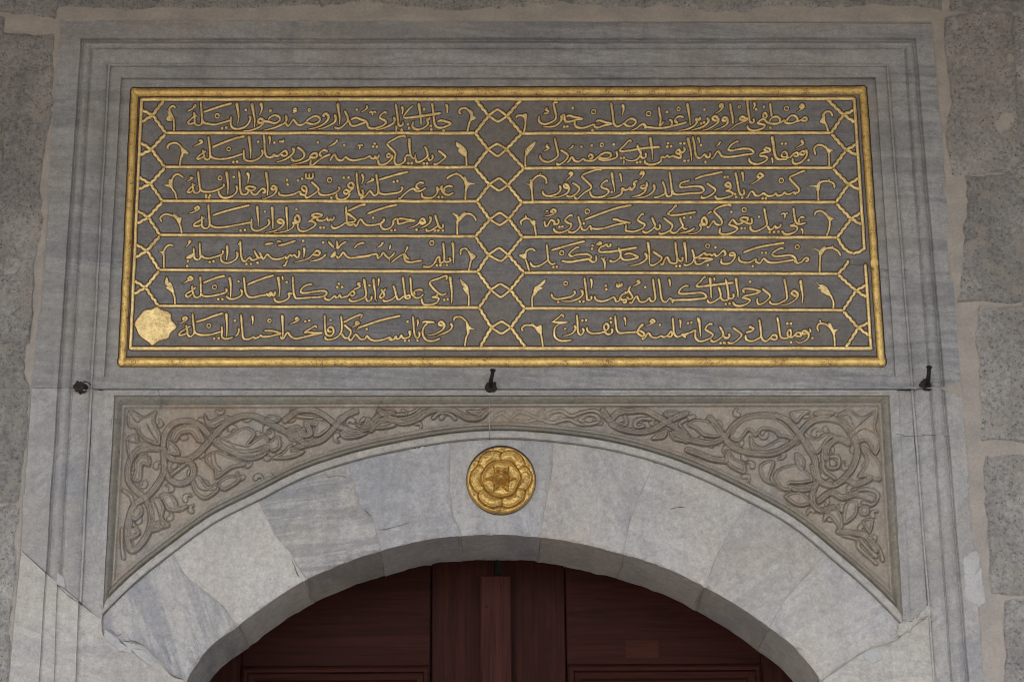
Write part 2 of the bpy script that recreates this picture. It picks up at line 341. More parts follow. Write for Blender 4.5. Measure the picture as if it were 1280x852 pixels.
# joints between the stones of the arch, outer end first
JOINTS = [
    [(126, 771), (132, 797), (150, 803), (176, 804), (196, 823), (215, 843), (234, 849)],
    [(216, 691), (232, 718), (252, 735), (263, 744), (280, 758), (290, 774), (299, 780)],
    [(323, 626), (340, 660), (352, 678), (363, 690), (370, 704), (383, 724)],
    [(436, 578.5), (443, 605), (450, 630), (458, 638), (465, 647), (471, 665), (476, 688)],
    [(562, 552.8), (562, 600), (565, 640), (572, 656), (577, 669)],
    [(691, 552.5), (689, 590), (680, 640), (676, 671)],
    [(818, 578), (806, 605), (788, 650), (780, 692)],
    [(936, 628), (910, 668), (880, 733)],
    [(1032, 692), (985, 745), (962, 784)],
    [(1131, 785), (1119, 800), (1082, 812), (1048, 835), (1025, 851)]]
VERSES = """
V L1
W 220 122
s 240 95 262 100 258 125 238 120 240 95
s 250 128 200 160 150 185
s 283 235 230 260 165 325 185 352 235 340 262 330
s 240 188 248 250 252 345 295 372 338 352 348 310 342 200 330 52
s 350 290 375 335 440 352 520 360 620 335 735 300
k 365 195 480 155 600 115 750 75
o 550 245 30
d 615 408 670 400 930 165 1255 175
a 805 65 820 130 835 250 822 350
s 965 250 992 265 975 330 920 390 830 418 765 405 735 370 730 310 738 245
a 1010 70 1030 180 1050 300 1042 400
t 1165 335 1110 338 1095 305 1130 280 1160 300 1165 335 1130 380 1050 420 970 440 890 442
a 1125 65 1145 120 1140 170 1110 240
s 1150 285 1185 315 1225 325
W 335 122
s 0 295 40 255 100 235 155 265 150 310 90 342 20 325 -35 315
t 235 228 247 290 215 345 130 385 60 410 -70 440
s 240 300 242 345 265 378 290 360 335 295 355 310 390 355 430 368 480 350 530 300 600 255 660 250 692 285 670 330 600 355 540 342 500 330
s 390 148 350 150 342 172 382 175 325 202
o 550 168 18
d 35 172 1185 160
t 750 262 740 228 775 215 805 240 800 290 750 345 680 385 600 410 530 420
t 885 220 905 270 890 325 820 370 740 405 660 422
a 930 70 940 160 955 260 955 360
s 1020 170 1050 230 1065 290 1040 340 970 402 920 410 885 388
s 1075 295 1105 365 1150 378 1227 355 1310 322 1250 295 1170 270 1100 295
W 450 122
t 85 100 95 135 60 170 15 195
s 120 205 145 187 165 202 165 242
s 165 205 195 187 217 210
s 365 212 330 195 285 225 265 265 300 290 340 310 335 350 270 390 180 412 120 400 100 360 95 315
t 445 252 465 300 440 345 370 385 290 415 200 435
a 475 375 487 400 475 455
s 475 80 490 170 505 280 515 360 540 377 570 360 570 318
a 555 110 570 160 560 230
s 715 112 690 122 640 170 590 240 600 270 700 265
k 640 268 740 258 830 245 960 225 1085 205
a 780 70 795 150 810 250 815 365
d 855 155 640 355 655 405 945 378 952 425 1115 438 555 430
s 935 255 925 285 895 290 908 340 870 390 790 425 730 415 700 380 705 335 722 312
s 960 70 975 170 985 280 1000 360 1050 402 1130 390 1210 350 1150 320 1080 305 1030 322
a 1145 85 1165 130 1160 215
V R1
W 668 122
s 180 130 150 160 185 180 175 205 120 217
s 320 66 258 68 270 150 290 240 275 295 220 330 140 355 80 335 60 290 68 240
t 345 240 365 270 345 320 280 375 200 390 105 392
s 345 252 395 230 405 290 430 322 500 315 560 295 640 285 540 260 460 240 425 262
d 400 390 440 385 510 138 775 435
s 540 298 540 360 570 395 640 405 730 380 805 350
s 815 320 870 305 950 330 1030 350 930 372 850 400 805 385 805 345
o 790 190 30
s 1020 65 1040 180 1050 280 1065 350 1100 385 1160 367 1190 345 1240 375 1290 382 1340 352 1352 312 1310 282 1260 290 1190 345
a 1170 85 1190 140 1170 240
W 786 122
t 240 402 200 355 150 370 100 410 25 440
s 200 412 250 395 350 405 450 405 540 390 600 375 700 350 778 325
s 400 118 410 200 425 290 415 370 475 312
s 530 295 568 308 575 350 550 378
s 735 268 690 250 640 265 618 305 655 345
o 265 215 32
o 665 152 24
a 780 72 795 160 810 260 820 370
t 948 252 945 290 890 285 910 305 895 350 840 395 760 425 655 440
d 510 190 1010 160 965 345 1005 330
t 1045 258 1062 310 1030 360 960 400 830 435
t 1180 305 1135 300 1118 265 1160 250 1195 290 1180 340 1120 385 1050 420 970 440
t 1240 130 1218 115 1225 90 1252 98 1245 140 1210 180 1150 215
W 904 122
t 45 310 0 305 0 270 40 268 62 320 30 370 -50 410 -130 435
s 90 72 105 170 125 260 130 350
t 320 292 270 305 225 285 250 255 300 275 320 292 250 330 180 360 120 405 65 440
s 320 35 330 150 345 240 355 310 385 337 410 315 402 272
o 215 125 18
d 440 155 545 122 630 402
a 410 55 420 110 395 160
s 325 365 335 410 390 440 470 430 540 400 552 365 500 352 460 335 510 295 550 285 580 250 570 210 540 208 535 250 560 300 610 340 700 350 780 322 820 290
s 625 70 635 160 650 255
s 610 325 650 270 720 255 760 290 745 325
s 820 290 830 330 880 345 950 332 992 290 960 245 910 240 865 275 850 312
s 980 325 1050 290 1075 265 1112 275 1112 305 1070 308 1040 290
o 845 145 30
t 1060 135 1030 122 1040 95 1065 102 1070 135 1030 165 985 190
V L2
W 220 164
t 300 130 335 125 345 150 300 175 225 207
s 405 262 360 290 290 345 295 370 350 350 385 325
s 355 240 370 310 385 360 420 380 450 355 455 290 445 170 430 65
s 455 300 475 345 540 368 640 370 760 345 890 300
k 480 215 600 165 760 105 920 65
o 703 238 26
d 765 410 815 405 1095 140
a 970 60 985 160 995 270 990 365
s 905 240 905 320 920 375 980 400 1060 385 1130 340 1155 290 1140 242
s 1170 45 1180 150 1185 260 1205 330 1250 350 1300 335 1340 312
a 1240 60 1255 110 1245 180
W 335 164
s 0 345 35 350 80 310 95 325 130 330 180 290 225 260 250 280 250 315 215 330 165 305
s 155 120 165 145 185 130 200 145 212 105
d 85 152 662 147 1018 185
t 330 215 345 260 320 310 250 365 180 395 105 412
s 385 212 430 235 480 285 480 340 430 380 370 395 325 385 310 345
t 570 365 560 345 590 305 640 295 650 340 600 355 575 340 540 380 460 415 380 435 300 447
s 575 375 565 430 585 460 640 415 740 345 840 305
s 800 270 750 250 700 280 690 310 720 340
t 900 115 920 130 890 160 840 190 795 210
s 825 400 860 335 890 312 915 360 950 388 995 385 1030 345 1080 375 1150 390 1230 375 1300 360 1340 335
s 1190 200 1215 185 1225 210 1215 245
s 1222 200 1245 185 1270 200
W 450 164
s 60 365 130 335 150 360 190 365 200 335 225 365 245 340 255 300
s 240 370 250 425 285 450 350 430 400 390 430 350 425 325 380 350 360 330 375 300 420 315
s 610 90 590 65 520 75 440 115 370 160 375 190 420 235 470 290 465 350 460 400 490 450 540 440 595 400 605 350 630 320 670 330
a 655 90 660 180 670 290 690 340 715 365 735 340 735 295
s 740 350 750 400 790 410 860 370 900 330 900 290 885 240 860 200
s 905 340 925 385 950 380 970 350 960 305
d 195 165 175 205 225 205 645 425 690 425 850 430 895 430
s 1040 255 1095 295 1140 340 1100 385 1020 440 975 430
V R2
W 668 164
t 180 165 165 200 190 220 170 245 115 268
s 270 85 290 180 315 290 310 335 250 385 170 410 105 385 75 340 82 310
s 345 250 400 280 445 320 430 370 370 425 320 445 290 420
t 530 185 510 195 500 215 450 240
s 430 420 460 400 490 350 510 350 540 395 590 405 650 370 680 390 740 395 790 390 840 350 890 310 960 285 1015 300 1015 335 960 365 900 360 855 345
s 850 365 930 390 1010 378 1090 350 1105 310 1085 262
s 720 350 740 310 775 325 770 360 730 365
d 628 208 765 188 1058 175 1155 358 1195 355
o 900 183 24
s 1185 380 1195 405 1190 435
s 1300 140 1260 125 1200 190 1145 245 1165 270 1259 262
k 1165 270 1270 258 1400 236 1540 218 1680 210
W 786 164
t 110 175 130 230 160 285 150 330 100 380 40 395 -20 385 -60 365
s 160 300 175 350 210 355 230 320 215 285
d 110 415 155 410 690 160 740 160 745 395 795 390 1022 410 962 185
a 285 75 300 180 315 280 312 385
s 215 375 220 420 280 445 360 435 425 400 435 345 480 350 510 325 540 345 570 335 600 330 640 350 690 355 690 310 640 295 635 265 670 245 690 275 725 280 745 250 735 205
d 525 160 515 205 565 200
a 785 80 805 160 830 280 838 395
s 850 65 875 180 890 300 920 350 960 355 1010 310 1040 345 1080 340 1085 280
a 915 75 940 120 935 170
t 1235 140 1210 150 1200 175 1160 200
s 1095 365 1130 345 1180 270 1210 285 1240 330 1310 345 1420 335 1540 315 1660 295 1640 250 1560 230 1440 245 1380 260 1330 240 1370 180 1440 140 1470 145
W 904 164
s 345 350 355 400 410 435 480 435 560 400 590 360 560 335 500 330 500 300 560 280 620 270 620 235 570 220 550 245 600 275
a 650 65 670 180 690 310 730 370 790 375 850 365 850 300 820 270 780 300 790 340 850 345 900 350 940 300
s 895 340 940 300 985 285 1000 325 960 335 940 310
s 925 350 930 410 970 435 1040 410 1100 350 1120 290 1100 235
s 1100 290 1060 315 1020 295 1060 265 1100 285
s 640 345 655 370 660 430
d 785 165 835 165 1140 385
t 1070 115 1045 125 1065 160 1030 190 965 225
V L3
W 220 208
t 200 130 195 150 220 155 165 190 140 200
s 260 238 210 270 155 335 190 345 230 310
s 220 215 230 300 245 345 280 355 315 330 320 290 305 170 295 55
s 315 275 340 320 390 338 480 335 580 300 640 260 625 225
d 400 385 400 410 455 385 440 415 770 140
o 588 155 28
a 670 60 685 160 695 260 688 370
s 800 248 815 290 800 350 740 400 660 420 600 400 570 350 570 310
s 835 55 850 160 855 280 870 355 910 375 950 360 975 320
s 915 285 990 265 1060 290 1000 325 915 285
s 990 325 1030 370 1070 375 1110 330 1150 295 1185 310 1185 350 1145 345
a 945 75 970 130 955 230
a 1200 70 1215 180 1225 280 1215 395
W 335 208
t 115 290 70 310 45 290 70 260 110 280 105 340 60 385 0 415 -60 430 -85 415
d 255 180 262 240 400 185 455 165 845 418 1010 150 1075 148
s 145 325 155 375 220 390 330 375 420 335 440 370 490 380 515 340 510 280 470 260 450 290 480 325 510 320
s 505 85 510 150 550 160 595 150 600 80
s 550 85 550 150
s 575 200 640 260 675 310 620 360 530 415 500 400 490 370
o 822 182 32
s 670 330 700 375 770 385 860 365 930 330 955 295 935 265
s 920 350 915 410 960 445 1030 430 1080 390 1085 340
s 1085 345 1035 365 1010 335 1045 310 1085 335 1100 320 1130 290 1140 240 1110 215 1070 240 1085 280 1130 285
s 1180 70 1190 200 1210 340 1235 385 1270 370 1262 310
d 1245 418
W 450 208
a 25 95 45 160 20 240
t 150 155 175 180 130 200 75 235
d 35 320
s -20 385 30 375 40 410 75 390 125 330 150 340 185 385 220 380 245 330 235 220 215 95
s 235 300 260 350 320 372 420 362 520 345 565 300 545 265
k 250 180 380 140 500 105 650 70
d 450 205 500 195 1050 408 1098 408
s 510 410 535 425 590 370 670 310 720 300 760 330 810 325 885 280
s 860 225 800 215 755 245 760 285 800 300
s 820 345 835 405 890 420 960 415 1010 380 1035 330 1025 275 1050 310 1075 295 1090 260 1095 320 1140 370 1190 378 1250 345
s 1240 272 1180 260 1125 290 1130 340
V R3
W 668 208
s 335 245 350 300 320 350 250 385 180 395 125 370 105 320
t 465 290 410 280 395 245 430 240 465 290 440 350 370 390 300 410 200 408
s 500 210 560 250 600 290 570 350 500 400 450 400 425 380
t 500 95 465 95 485 80 505 100 470 145 400 210
s 905 55 860 40 750 70 650 110 640 140 700 200 755 260 745 300 680 340 620 390 575 430 540 415 530 395
s 985 205 960 190 905 230 900 280 980 310 985 350 930 395 850 412 780 405 750 370 740 325
a 1030 70 1045 180 1065 280 1070 340
d 1033 342
a 1135 85 1155 140 1160 210
t 1175 300 1160 360 1120 390 1060 415 960 430
s 1160 330 1165 290 1190 300 1210 315 1250 305 1270 280 1300 315 1330 285
W 786 208
t 195 90 155 100 175 70 200 90 180 140 130 190
t 120 190 70 215 80 260 50 305 0 320
s 0 305 40 300 75 265 
t 235 200 240 260 190 295 155 270 200 250 240 265
t 235 260 215 330 160 375 100 395 30 412
t 325 230 345 285 320 340 250 390 180 412 100 415
s 445 190 475 260 490 330 470 370 380 410 330 410
s 490 330 510 395 550 395 575 360 560 200 540 60
s 575 300 600 360 660 375 800 360 960 350 1000 310 960 270 860 265 720 280 680 265 700 220 820 185
k 880 170 980 130 1100 105 1255 70
s 1035 220 1100 265 1155 310 1120 365 1040 410 980 420 965 385
s 1150 380 1170 425 1230 430 1300 415 1370 390 1385 355 1340 330 1285 325
W 904 208
t 105 270 50 265 30 235 70 215 100 250 95 300 35 318
d 20 140 60 140 160 368 175 408 255 412
s 160 70 185 180 205 300 235 375 275 370 280 330 265 300
a 245 65 265 120 265 210
t 530 130 490 150 460 125 490 90 535 125 500 155 440 200 360 245
s 300 405 325 410 360 345 395 335 430 385 480 390 530 360 565 370 600 395 670 385 700 355 730 390 790 375 815 345 850 370 900 365 935 335
s 1100 60 1060 65 980 100 895 140 900 180 960 240 1010 300 1000 345 950 350 930 330
s 935 335 960 355 960 385
o 775 188 32
d 525 425 570 425
V L4
W 220 252
t 275 115 258 85 290 65 310 90 275 115 240 135 170 160
s 385 200 330 245 245 295 250 325 310 320 340 295
s 345 185 345 260 350 325 385 355 425 345 448 300 440 160 430 28
s 450 290 480 325 550 345 680 335 820 310 1005 275
k 485 185 600 145 760 100 985 45
d 860 383 920 378 1185 130
a 1080 50 1090 160 1098 250 1095 330
s 1010 215 1005 300 1020 365 1080 388 1150 365 1220 320 1245 280 1228 225
W 335 252
a 55 60 60 180 65 280 65 370
t 195 290 150 280 130 250 170 235 210 270 195 320 140 365 70 395 -40 415
a 245 60 250 180 258 280 255 380
d 380 100 700 345 745 345
t 420 270 370 260 360 215 390 180 420 210 415 270 375 285 330 275 345 300 320 350 250 390 150 412 70 420
s 400 280 400 340 425 385 480 395 550 370 620 325 630 285 575 260 545 265 610 220 660 200 
s 570 180 640 160 720 175 690 200 630 205 570 180
s 640 215 670 250 720 255 765 240 790 210 795 245 820 250 830 225 845 245 870 235 885 190
s 850 295 850 335 890 355 950 335 1020 290 1050 265 1045 160 1040 55
k 1065 125 1150 85 1230 50 1310 35
s 1050 150 1110 190 1165 235 1140 270 1060 280 1080 310 1120 310 1150 300 1180 325 1215 250 1245 240 1285 290 1330 315 1420 310 1500 290 1540 260 1535 215
W 450 252
k 95 162 220 115 360 70 500 40
s 320 215 320 255 280 285 285 340 330 370 400 350 440 300 445 250 455 245 500 215 
s 500 215 510 290 560 290 640 265 730 255 620 235 540 225 505 240
d 175 215 420 385 470 380 755 375 1000 385 1045 385 1105 385
t 865 285 825 295 800 265 830 225 860 245 865 285 800 270 770 300 720 330 640 352
t 925 190 945 235 920 290 870 325 790 362
s 880 350 895 390 940 385 1000 350 1040 310 1020 240 1000 170
s 1040 300 1070 350 1105 340 1105 285
V R4
W 668 252
s 145 130 170 125 190 125
t 260 150 225 130 245 105 280 115 275 145 225 175 130 195
s 130 250 150 325 175 320 205 265 230 245 270 270 260 295 310 295 325 260 310 220
d 335 338 375 332 660 290
s 515 200 480 180 430 215 410 250 450 285 490 300 480 345 430 385 340 412 280 395 250 345
s 580 185 600 250 615 310 580 370 520 410 470 405 455 380
s 625 320 640 370 690 375 735 325 755 350 755 390
s 755 355 850 365 960 345 1080 310 1230 280
k 670 240 800 190 960 130 1120 80 1300 45
o 705 130 32
s 1035 240 1080 235 1160 260 1290 285
W 786 252
s 205 175 175 165 130 215 120 245 170 280 210 300 195 345 130 380 60 400 0 395 -40 380 -35 300
s 305 200 335 270 350 320 310 370 240 412 200 405 190 375
s 345 330 370 365 405 365 418 330 405 290
s 460 210 520 260 580 310 560 370 490 415 420 430 400 400
s 545 380 580 415 630 410 680 360 720 320 695 260 680 205
s 715 330 740 360 775 360 785 345
s 640 70 625 50 580 105 525 155 560 180
k 550 182 640 178 760 160 900 138
d 825 210 740 215
t 880 345 840 375 770 405 680 415
t 1030 300 985 290 975 250 1000 210 1035 240 1035 300 985 310 945 300 965 340 950 380 890 420 790 430
s 1035 320 1065 345 1095 300 1130 255 1160 295 1210 310 1245 280 1220 220 1150 145 1145 110 1200 75 1290 45 1350 40 1345 65
t 1110 130 1085 140 1030 185
W 904 252
d 110 135 245 355 290 355 480 200 620 408 680 405 738 400
o 280 108 30
s 95 75 95 45 40 50 0 60
s -40 340 -45 410 0 435 90 425 160 395 190 360 155 330 90 310 85 285 130 240 170 285 200 300 250 285 290 250
s 215 230 270 210 330 220 310 265 260 260 215 230
s 285 270 330 290 375 290 385 250 375 210
s 360 310 370 370 420 395 490 375 580 310 570 220 545 75
s 585 310 620 370 660 360 690 320 710 350 760 330 765 285
s 765 180 800 155 825 175 815 225
s 822 178 845 155 870 155
s 935 75 950 190 970 270 1020 300 1105 280
s 1090 215 1040 205 1010 240 1020 290
s 965 275 930 310 895 322 960 325 990 350 965 395 890 430 820 430 780 380
a 1035 350 1060 385 1060 435
V L5
W 220 295
t 205 75 180 65 175 95 125 150
f 230 225 140 270 135 300 200 300 240 260
s 235 150 240 240 250 295 290 315 325 285 320 200 315 80
s 335 250 370 285 440 295 530 275 610 245 628 205 610 185
d 160 335 450 348 500 335 150 400 940 372 1000 372 1088 355
a 680 115 685 220 670 325
s 800 200 820 240 805 300 740 345 670 360 620 340 600 300 605 250
s 855 60 860 150 870 260 890 320 925 335 980 285 1020 320 1090 290 1060 230 1040 185
k 1180 115 1220 105 1300 95
s 1070 280 1120 290 1135 260 1120 225 1165 305 1215 245 1270 290 1320 310 1400 300 1450 280
k 820 110 850 105 870 110
W 335 295
k 135 130 240 105 370 60
s 110 75 140 68 180 75
s 225 255 250 300 275 270 300 250 320 265 350 250 385 285 410 270 420 220 405 185
s 200 385 225 395 245 350 270 320
a 480 145 485 210 475 290
t 640 260 610 235 650 195 690 215 680 250 640 255 600 245 550 290 480 320 345 348
d 470 65 735 85
t 775 235 735 280 670 315 550 340
k 800 65 840 110 880 155
s 915 60 925 110 930 160 980 110 1050 70
f 885 195 830 270 835 290 880 285 910 250 910 210
s 915 255 935 292 970 260 1000 215 1040 260 1090 290 1200 285 1300 270 1370 262
s 1150 165 1185 120 1240 95 1290 85
W 450 295
s 0 100 40 95 60 105
s -60 280 0 275 110 260 220 240 240 295 280 265 310 220 350 270 390 290 430 260 470 210
s 390 290 395 330
t 320 95 300 90 280 125 225 155
s 395 110 405 130 390 180
s 415 355 470 310 530 265 590 240 620 280 660 310 
s 595 230 590 280 610 330 670 350 760 335 830 325
a 640 130 620 180 595 225
o 958 92 30
s 1020 295 1000 350 940 405 880 412 835 400
s 1010 310 1055 275 1070 350 1100 350 1125 300 1110 80
s 1115 330 1155 345 1205 330 1190 275
a 1235 75 1245 180 1245 365
d 1025 390 1072 390 1160 385
V R5
W 668 295
s -60 340 -20 400 50 400 120 365 180 310 175 220 165 100
s 180 310 210 360 250 375 285 345
d 255 415 300 408
o 365 225 30
k 220 190 340 155 500 110 680 65
s 605 150 560 155 490 205 465 245 500 270 560 250 660 240 720 245 760 280 740 315 780 345 825 325 820 250
k 360 330 470 345 600 325 750 300
d 775 125 770 170
s 1010 90 1015 130 985 140 960 110 930 130 880 150 860 190 890 215 1000 210 1100 195
k 900 215 1010 208 1130 190 1290 165 1375 150
s 820 115 870 80 890 105 830 115
s 880 290 915 305 940 285 950 295
a 915 300 940 360 940 450
s 1010 305 1020 335 1080 335 1140 285 1150 240 1140 190 1115 145
s 1150 270 1190 315 1270 315 1380 285 1340 255 1260 230 1190 250
W 786 295
t 210 220 240 265 230 310 170 355 90 385 0 395
s 315 200 380 245 440 290 400 345 320 390 275 375
a 255 70 270 180 275 280 275 380
s 420 360 450 380 490 290 520 290 550 345 600 365 640 350 645 290 630 180 620 70
s 640 290 680 330 715 325 715 270
d 635 400 682 398 1055 385 1155 150
a 740 70 755 180 765 270 765 360
s 840 170 865 240 870 310 830 365 770 390 725 375
k 870 300 930 275 980 240 1010 215
s 880 310 900 370 960 370 1020 335 1115 310 1020 295 920 300
s 1000 210 1040 250 1080 240 1110 260 1140 235 1165 265 1200 250 1260 195 1290 230 1280 265
o 1052 132 28
W 904 295
s 0 260 30 245 25 205 0 195
s -20 290 -25 350 20 370 90 360 140 310 160 260 140 225 95 225 90 255 130 260 155 250
k 265 220 400 170 560 130 820 88
s 215 262 210 310 250 345 350 350 430 305 440 340 490 360 540 300 600 345 680 355 800 340 950 315
d 520 220 572 222 395 402
s 815 160 760 165 690 200 655 240 690 270 780 265 890 255 950 280 970 320 990 360 1050 340 1090 295 1130 295 1130 330 1090 330
o 988 145 30
s 950 300 955 335 990 360
V L6
W 220 339
t 195 105 165 100 185 70 220 95 205 115 150 130 85 165
s 270 205 215 255 150 290 130 320 165 340 215 300
s 215 180 220 250 240 320 265 350 305 340 330 310 330 200 325 60
s 335 290 360 325 420 335 530 320 640 290 678 260 660 220
k 360 155 460 115 560 80 660 58
o 513 210 30
d 565 370 620 372 835 135
a 712 70 730 180 728 350
s 855 235 880 270 870 320 810 355 740 370 690 350 665 320
s 905 70 915 180 930 280 970 340 1040 345 1120 325 1190 315 1210 300 1230 320 1260 280 1310 325 1330 255
k 950 180 1040 140 1160 95 1310 50
W 335 339
s 0 335 30 325 50 285 60 320 90 300 90 260
s 80 345 100 390 140 410 210 395 270 360 285 320 270 290 330 300
a 135 65 150 180 155 250 145 345
a 190 55 195 90 205 125
d 250 145 945 165 925 210 990 210
s 330 60 335 180 345 290 370 355 430 360 560 350 680 345 765 320 780 280 730 260 620 270 490 290 440 275 450 230 510 185 595 170
s 755 330 770 370 820 380 870 340 890 325 910 350 940 340 955 310 980 350 1020 340 1060 330 1085 300 1130 265 1155 295 1130 325 1090 305
s 1085 350 1095 390 1150 400 1220 380 1280 350 1310 300 1290 180 1275 90
s 1240 155 1195 165 1225 190 1210 215 1140 245
W 450 339
a 55 95 70 200 80 300 75 370
s 75 340 100 395 140 385 155 350 150 320
d 125 185 1125 380 1170 372
a 180 90 190 200 205 300 200 390
s 225 375 215 405
a 250 85 250 140 240 205
s 350 225 300 280 265 330 285 355 325 320 310 270 275 235
s 310 365 320 395 370 395 430 370 475 320 465 250 440 180
s 480 300 500 365 530 375 570 340 610 330 660 320 660 360 610 355 600 300 585 190 570 70
s 670 70 680 180 690 290 740 350 800 345 850 300
s 845 255 780 245 725 270 735 320
s 1145 120 1160 70 1130 65 1050 95 950 130 935 170 980 230 1040 285 1100 315 1160 290
s 1035 290 1020 330 965 345 1030 350 1050 375 1010 425 920 445 850 440 825 390 825 350
a 1200 60 1215 190 1225 300 1220 430
V R6
W 668 339
s 525 250 540 290 500 330 410 355 300 370 245 345 225 290
t 620 240 645 290 620 340 550 380 460 400 360 395
d 318 410 605 402 655 402 952 190 960 240
o 418 162 28
s 665 75 680 180 695 290 705 370 735 385 760 360 755 320
a 750 90 765 150 755 235
s 800 320 820 375 890 400 980 380 1060 345 1090 400 1130 390 1160 320 1220 290 1270 270
s 1150 340 1170 380 1220 375 1215 420 1175 400
s 1100 155 1105 200 1130 205 1135 165 1140 200 1165 190 1165 150
W 786 339
s -60 270 -20 280 20 200 0 250 50 340 10 370 -30 330
s 0 410 40 420 75 360 110 335 140 395 190 410 240 390 270 355 300 400 340 390 355 340 335 200 320 90
t 150 120 115 130 145 150 110 175 45 205
d 220 210
s 395 85 415 200 430 330 455 395 500 405 545 360 580 385 585 430
k 570 385 700 380 860 375 1040 355
s 1040 360 1020 310 960 285 860 290 720 300 670 285 690 235 750 195 805 195
a 535 95 550 150 550 210
s 1025 90 1005 75 960 130 905 185 930 205 1000 200
k 940 205 1060 190 1180 175 1400 150
a 1080 75 1090 180 1100 360
a 1135 75 1150 130
s 1045 370 1070 415 1130 405 1220 340 1215 260 1190 200
s 1215 320 1250 380 1300 385 1330 350 1315 200 1290 95
W 904 339
s 65 320 75 355 120 360 140 330 130 285
d 35 435 85 430 360 140
a 170 80 180 180 195 270 200 355
s 125 400 160 450 230 460 310 435 355 400 350 375 300 360 260 350 300 325 400 305 490 270 420 245 320 230 265 245 285 290
s 515 225 570 270 625 320 600 370 540 420 480 440 455 410 455 350
s 615 385 640 430 720 435 800 400 850 360 845 270 830 180 810 90
t 985 340 930 310 915 280 950 260 995 300 985 350 930 400 850 440 760 445
a 1030 110 1045 220 1060 330 1052 430
V L7
W 220 385
t 135 155 105 150 95 130 130 120 145 145 110 175 30 212
s 200 235 120 280 45 335 60 362 120 345 155 320
s 135 215 150 290 160 355 195 378 235 345 245 300 230 180 220 65
s 245 290 270 335 350 358 470 350 610 310
k 262 185 380 150 500 105 635 65
o 437 235 28
d 510 405 570 400 785 165
s 610 235 615 310 610 370 640 405 700 405 765 385
a 670 60 678 180 680 270 675 385
s 825 260 840 290 820 350 785 378
s 865 75 875 190 885 300 895 385 925 415 990 405 1030 380 1050 400 1100 385 1130 360 1160 380 1250 375 1330 355 1395 340 1300 305 1240 300 1175 300
a 1015 90 1025 150 1018 220
o 1247 168 24
W 335 385
a 190 85 195 200 200 300 195 405
s 165 365 180 400 205 405 240 345 265 325 310 380 370 405 460 390 560 365 720 330 620 330 540 320 490 320 570 270 635 235 645 270
t 400 155 370 145 385 125 410 155 370 180 280 215
d 500 175 550 165 835 158
s 755 85 760 200 765 300 785 355 840 365 875 320 865 265 830 250 800 275 810 310 860 310
s 755 370 780 415 850 415 920 385 975 320 985 220 975 95
k 1005 190 1090 145 1180 105 1250 78
s 1250 78 1255 95 1230 140
s 1010 215 1060 260 1105 310 1080 380 1040 400 1000 370 985 330
s 1070 380 1095 430 1125 405 1165 350 1195 370 1240 415 1290 410 1320 370 1360 410 1430 435 1530 420 1620 390 1650 420 1700 405 1720 370
t 1205 210 1170 205 1180 180 1210 205 1170 230 1110 260
a 1280 235 1225 260 1175 290
W 450 385
k -30 265 100 220 230 175 380 135 545 100
d 90 280 635 178 600 432 655 430 768 430
s 380 395 410 425 450 415 475 370 495 410 530 400 550 355 580 400 650 385 670 350 655 310 690 320
s 705 100 715 220 725 330 750 390 780 390 795 350 785 305
a 765 140 775 190 760 250
s 825 195 870 180 1000 190
k 870 190 930 188 1000 188
s 910 200 860 240 835 310 850 380 900 430 980 435 1075 400
t 1120 235 1065 225 1055 195 1085 180 1125 220 1110 275 1040 325 960 355 890 360
t 1205 195 1230 240 1200 290 1130 330 1020 370
V R7
W 668 385
s 385 130 385 100 360 90 320 125 240 190
f 240 175 440 182 440 195 350 215 240 195
s 340 205 280 250 265 320 280 390 340 430 420 435 500 425
d 412 272 640 165 690 160 1018 135 1022 188
t 525 225 550 260 520 320 460 355 375 370
s 565 80 575 180 580 280 590 335 620 355 650 325 655 285 630 265
s 700 245 710 300 760 335 840 335 900 325 950 305 985 270 985 225 960 205 930 230 935 280 970 300
s 925 300 970 345 1020 340 1040 300 1025 265
s 1075 90 1085 200 1100 290 1140 330 1220 325 1300 322 1380 315
a 1195 110 1215 170 1212 235
W 786 385
s 105 320 140 270 180 235 185 215 150 240 120 300 150 300 200 330 205 365 170 370 125 335 110 310
s 180 380 190 415 215 395 245 340 270 335 310 385 370 395 430 370 470 385 530 350 560 310 580 340 560 380 500 370
t 335 185 290 180 315 150 345 180 310 205 220 242
d 415 222 790 200 835 190 
s 585 120 595 230 605 330 640 380 690 370 730 345 760 400
f 690 350 740 335 830 325 770 365 755 405
s 750 345 830 320 885 295 885 350 895 400 940 440 1010 430 1090 395 1120 350 1070 315 1025 285 1035 245 1080 210 1125 220
a 675 145 690 190 685 270
a 920 120 940 180 950 280 960 380
s 905 130 925 120
d 1225 465 1270 462
s 1210 235 1240 290 1260 350 1220 400 1150 445 1110 440 1095 405
s 1255 355 1285 390 1330 385 1345 350 1328 335
W 904 385
d 20 465 905 455 1190 398 855 205 905 205
s -20 345 10 370 30 400 70 395 85 365 65 335
s 125 255 180 295 245 350 210 405 140 460 80 465 65 435
s 380 230 350 250 405 270 385 300 300 325
s 295 350 310 415 370 440 440 420 500 375 500 280 480 140
s 500 360 530 420 570 440 620 405 660 360 710 365 710 415 660 415 630 395
s 720 110 740 220 755 330 775 390 840 400 890 380 905 330 890 285 860 310 865 370 920 385 980 330 1030 330 1040 370 990 375 960 350
t 1115 340 1065 340 1060 310 1095 300 1140 345 1130 400 1080 440 1010 460 950 425
s 1140 330 1165 310 1150 265
"""
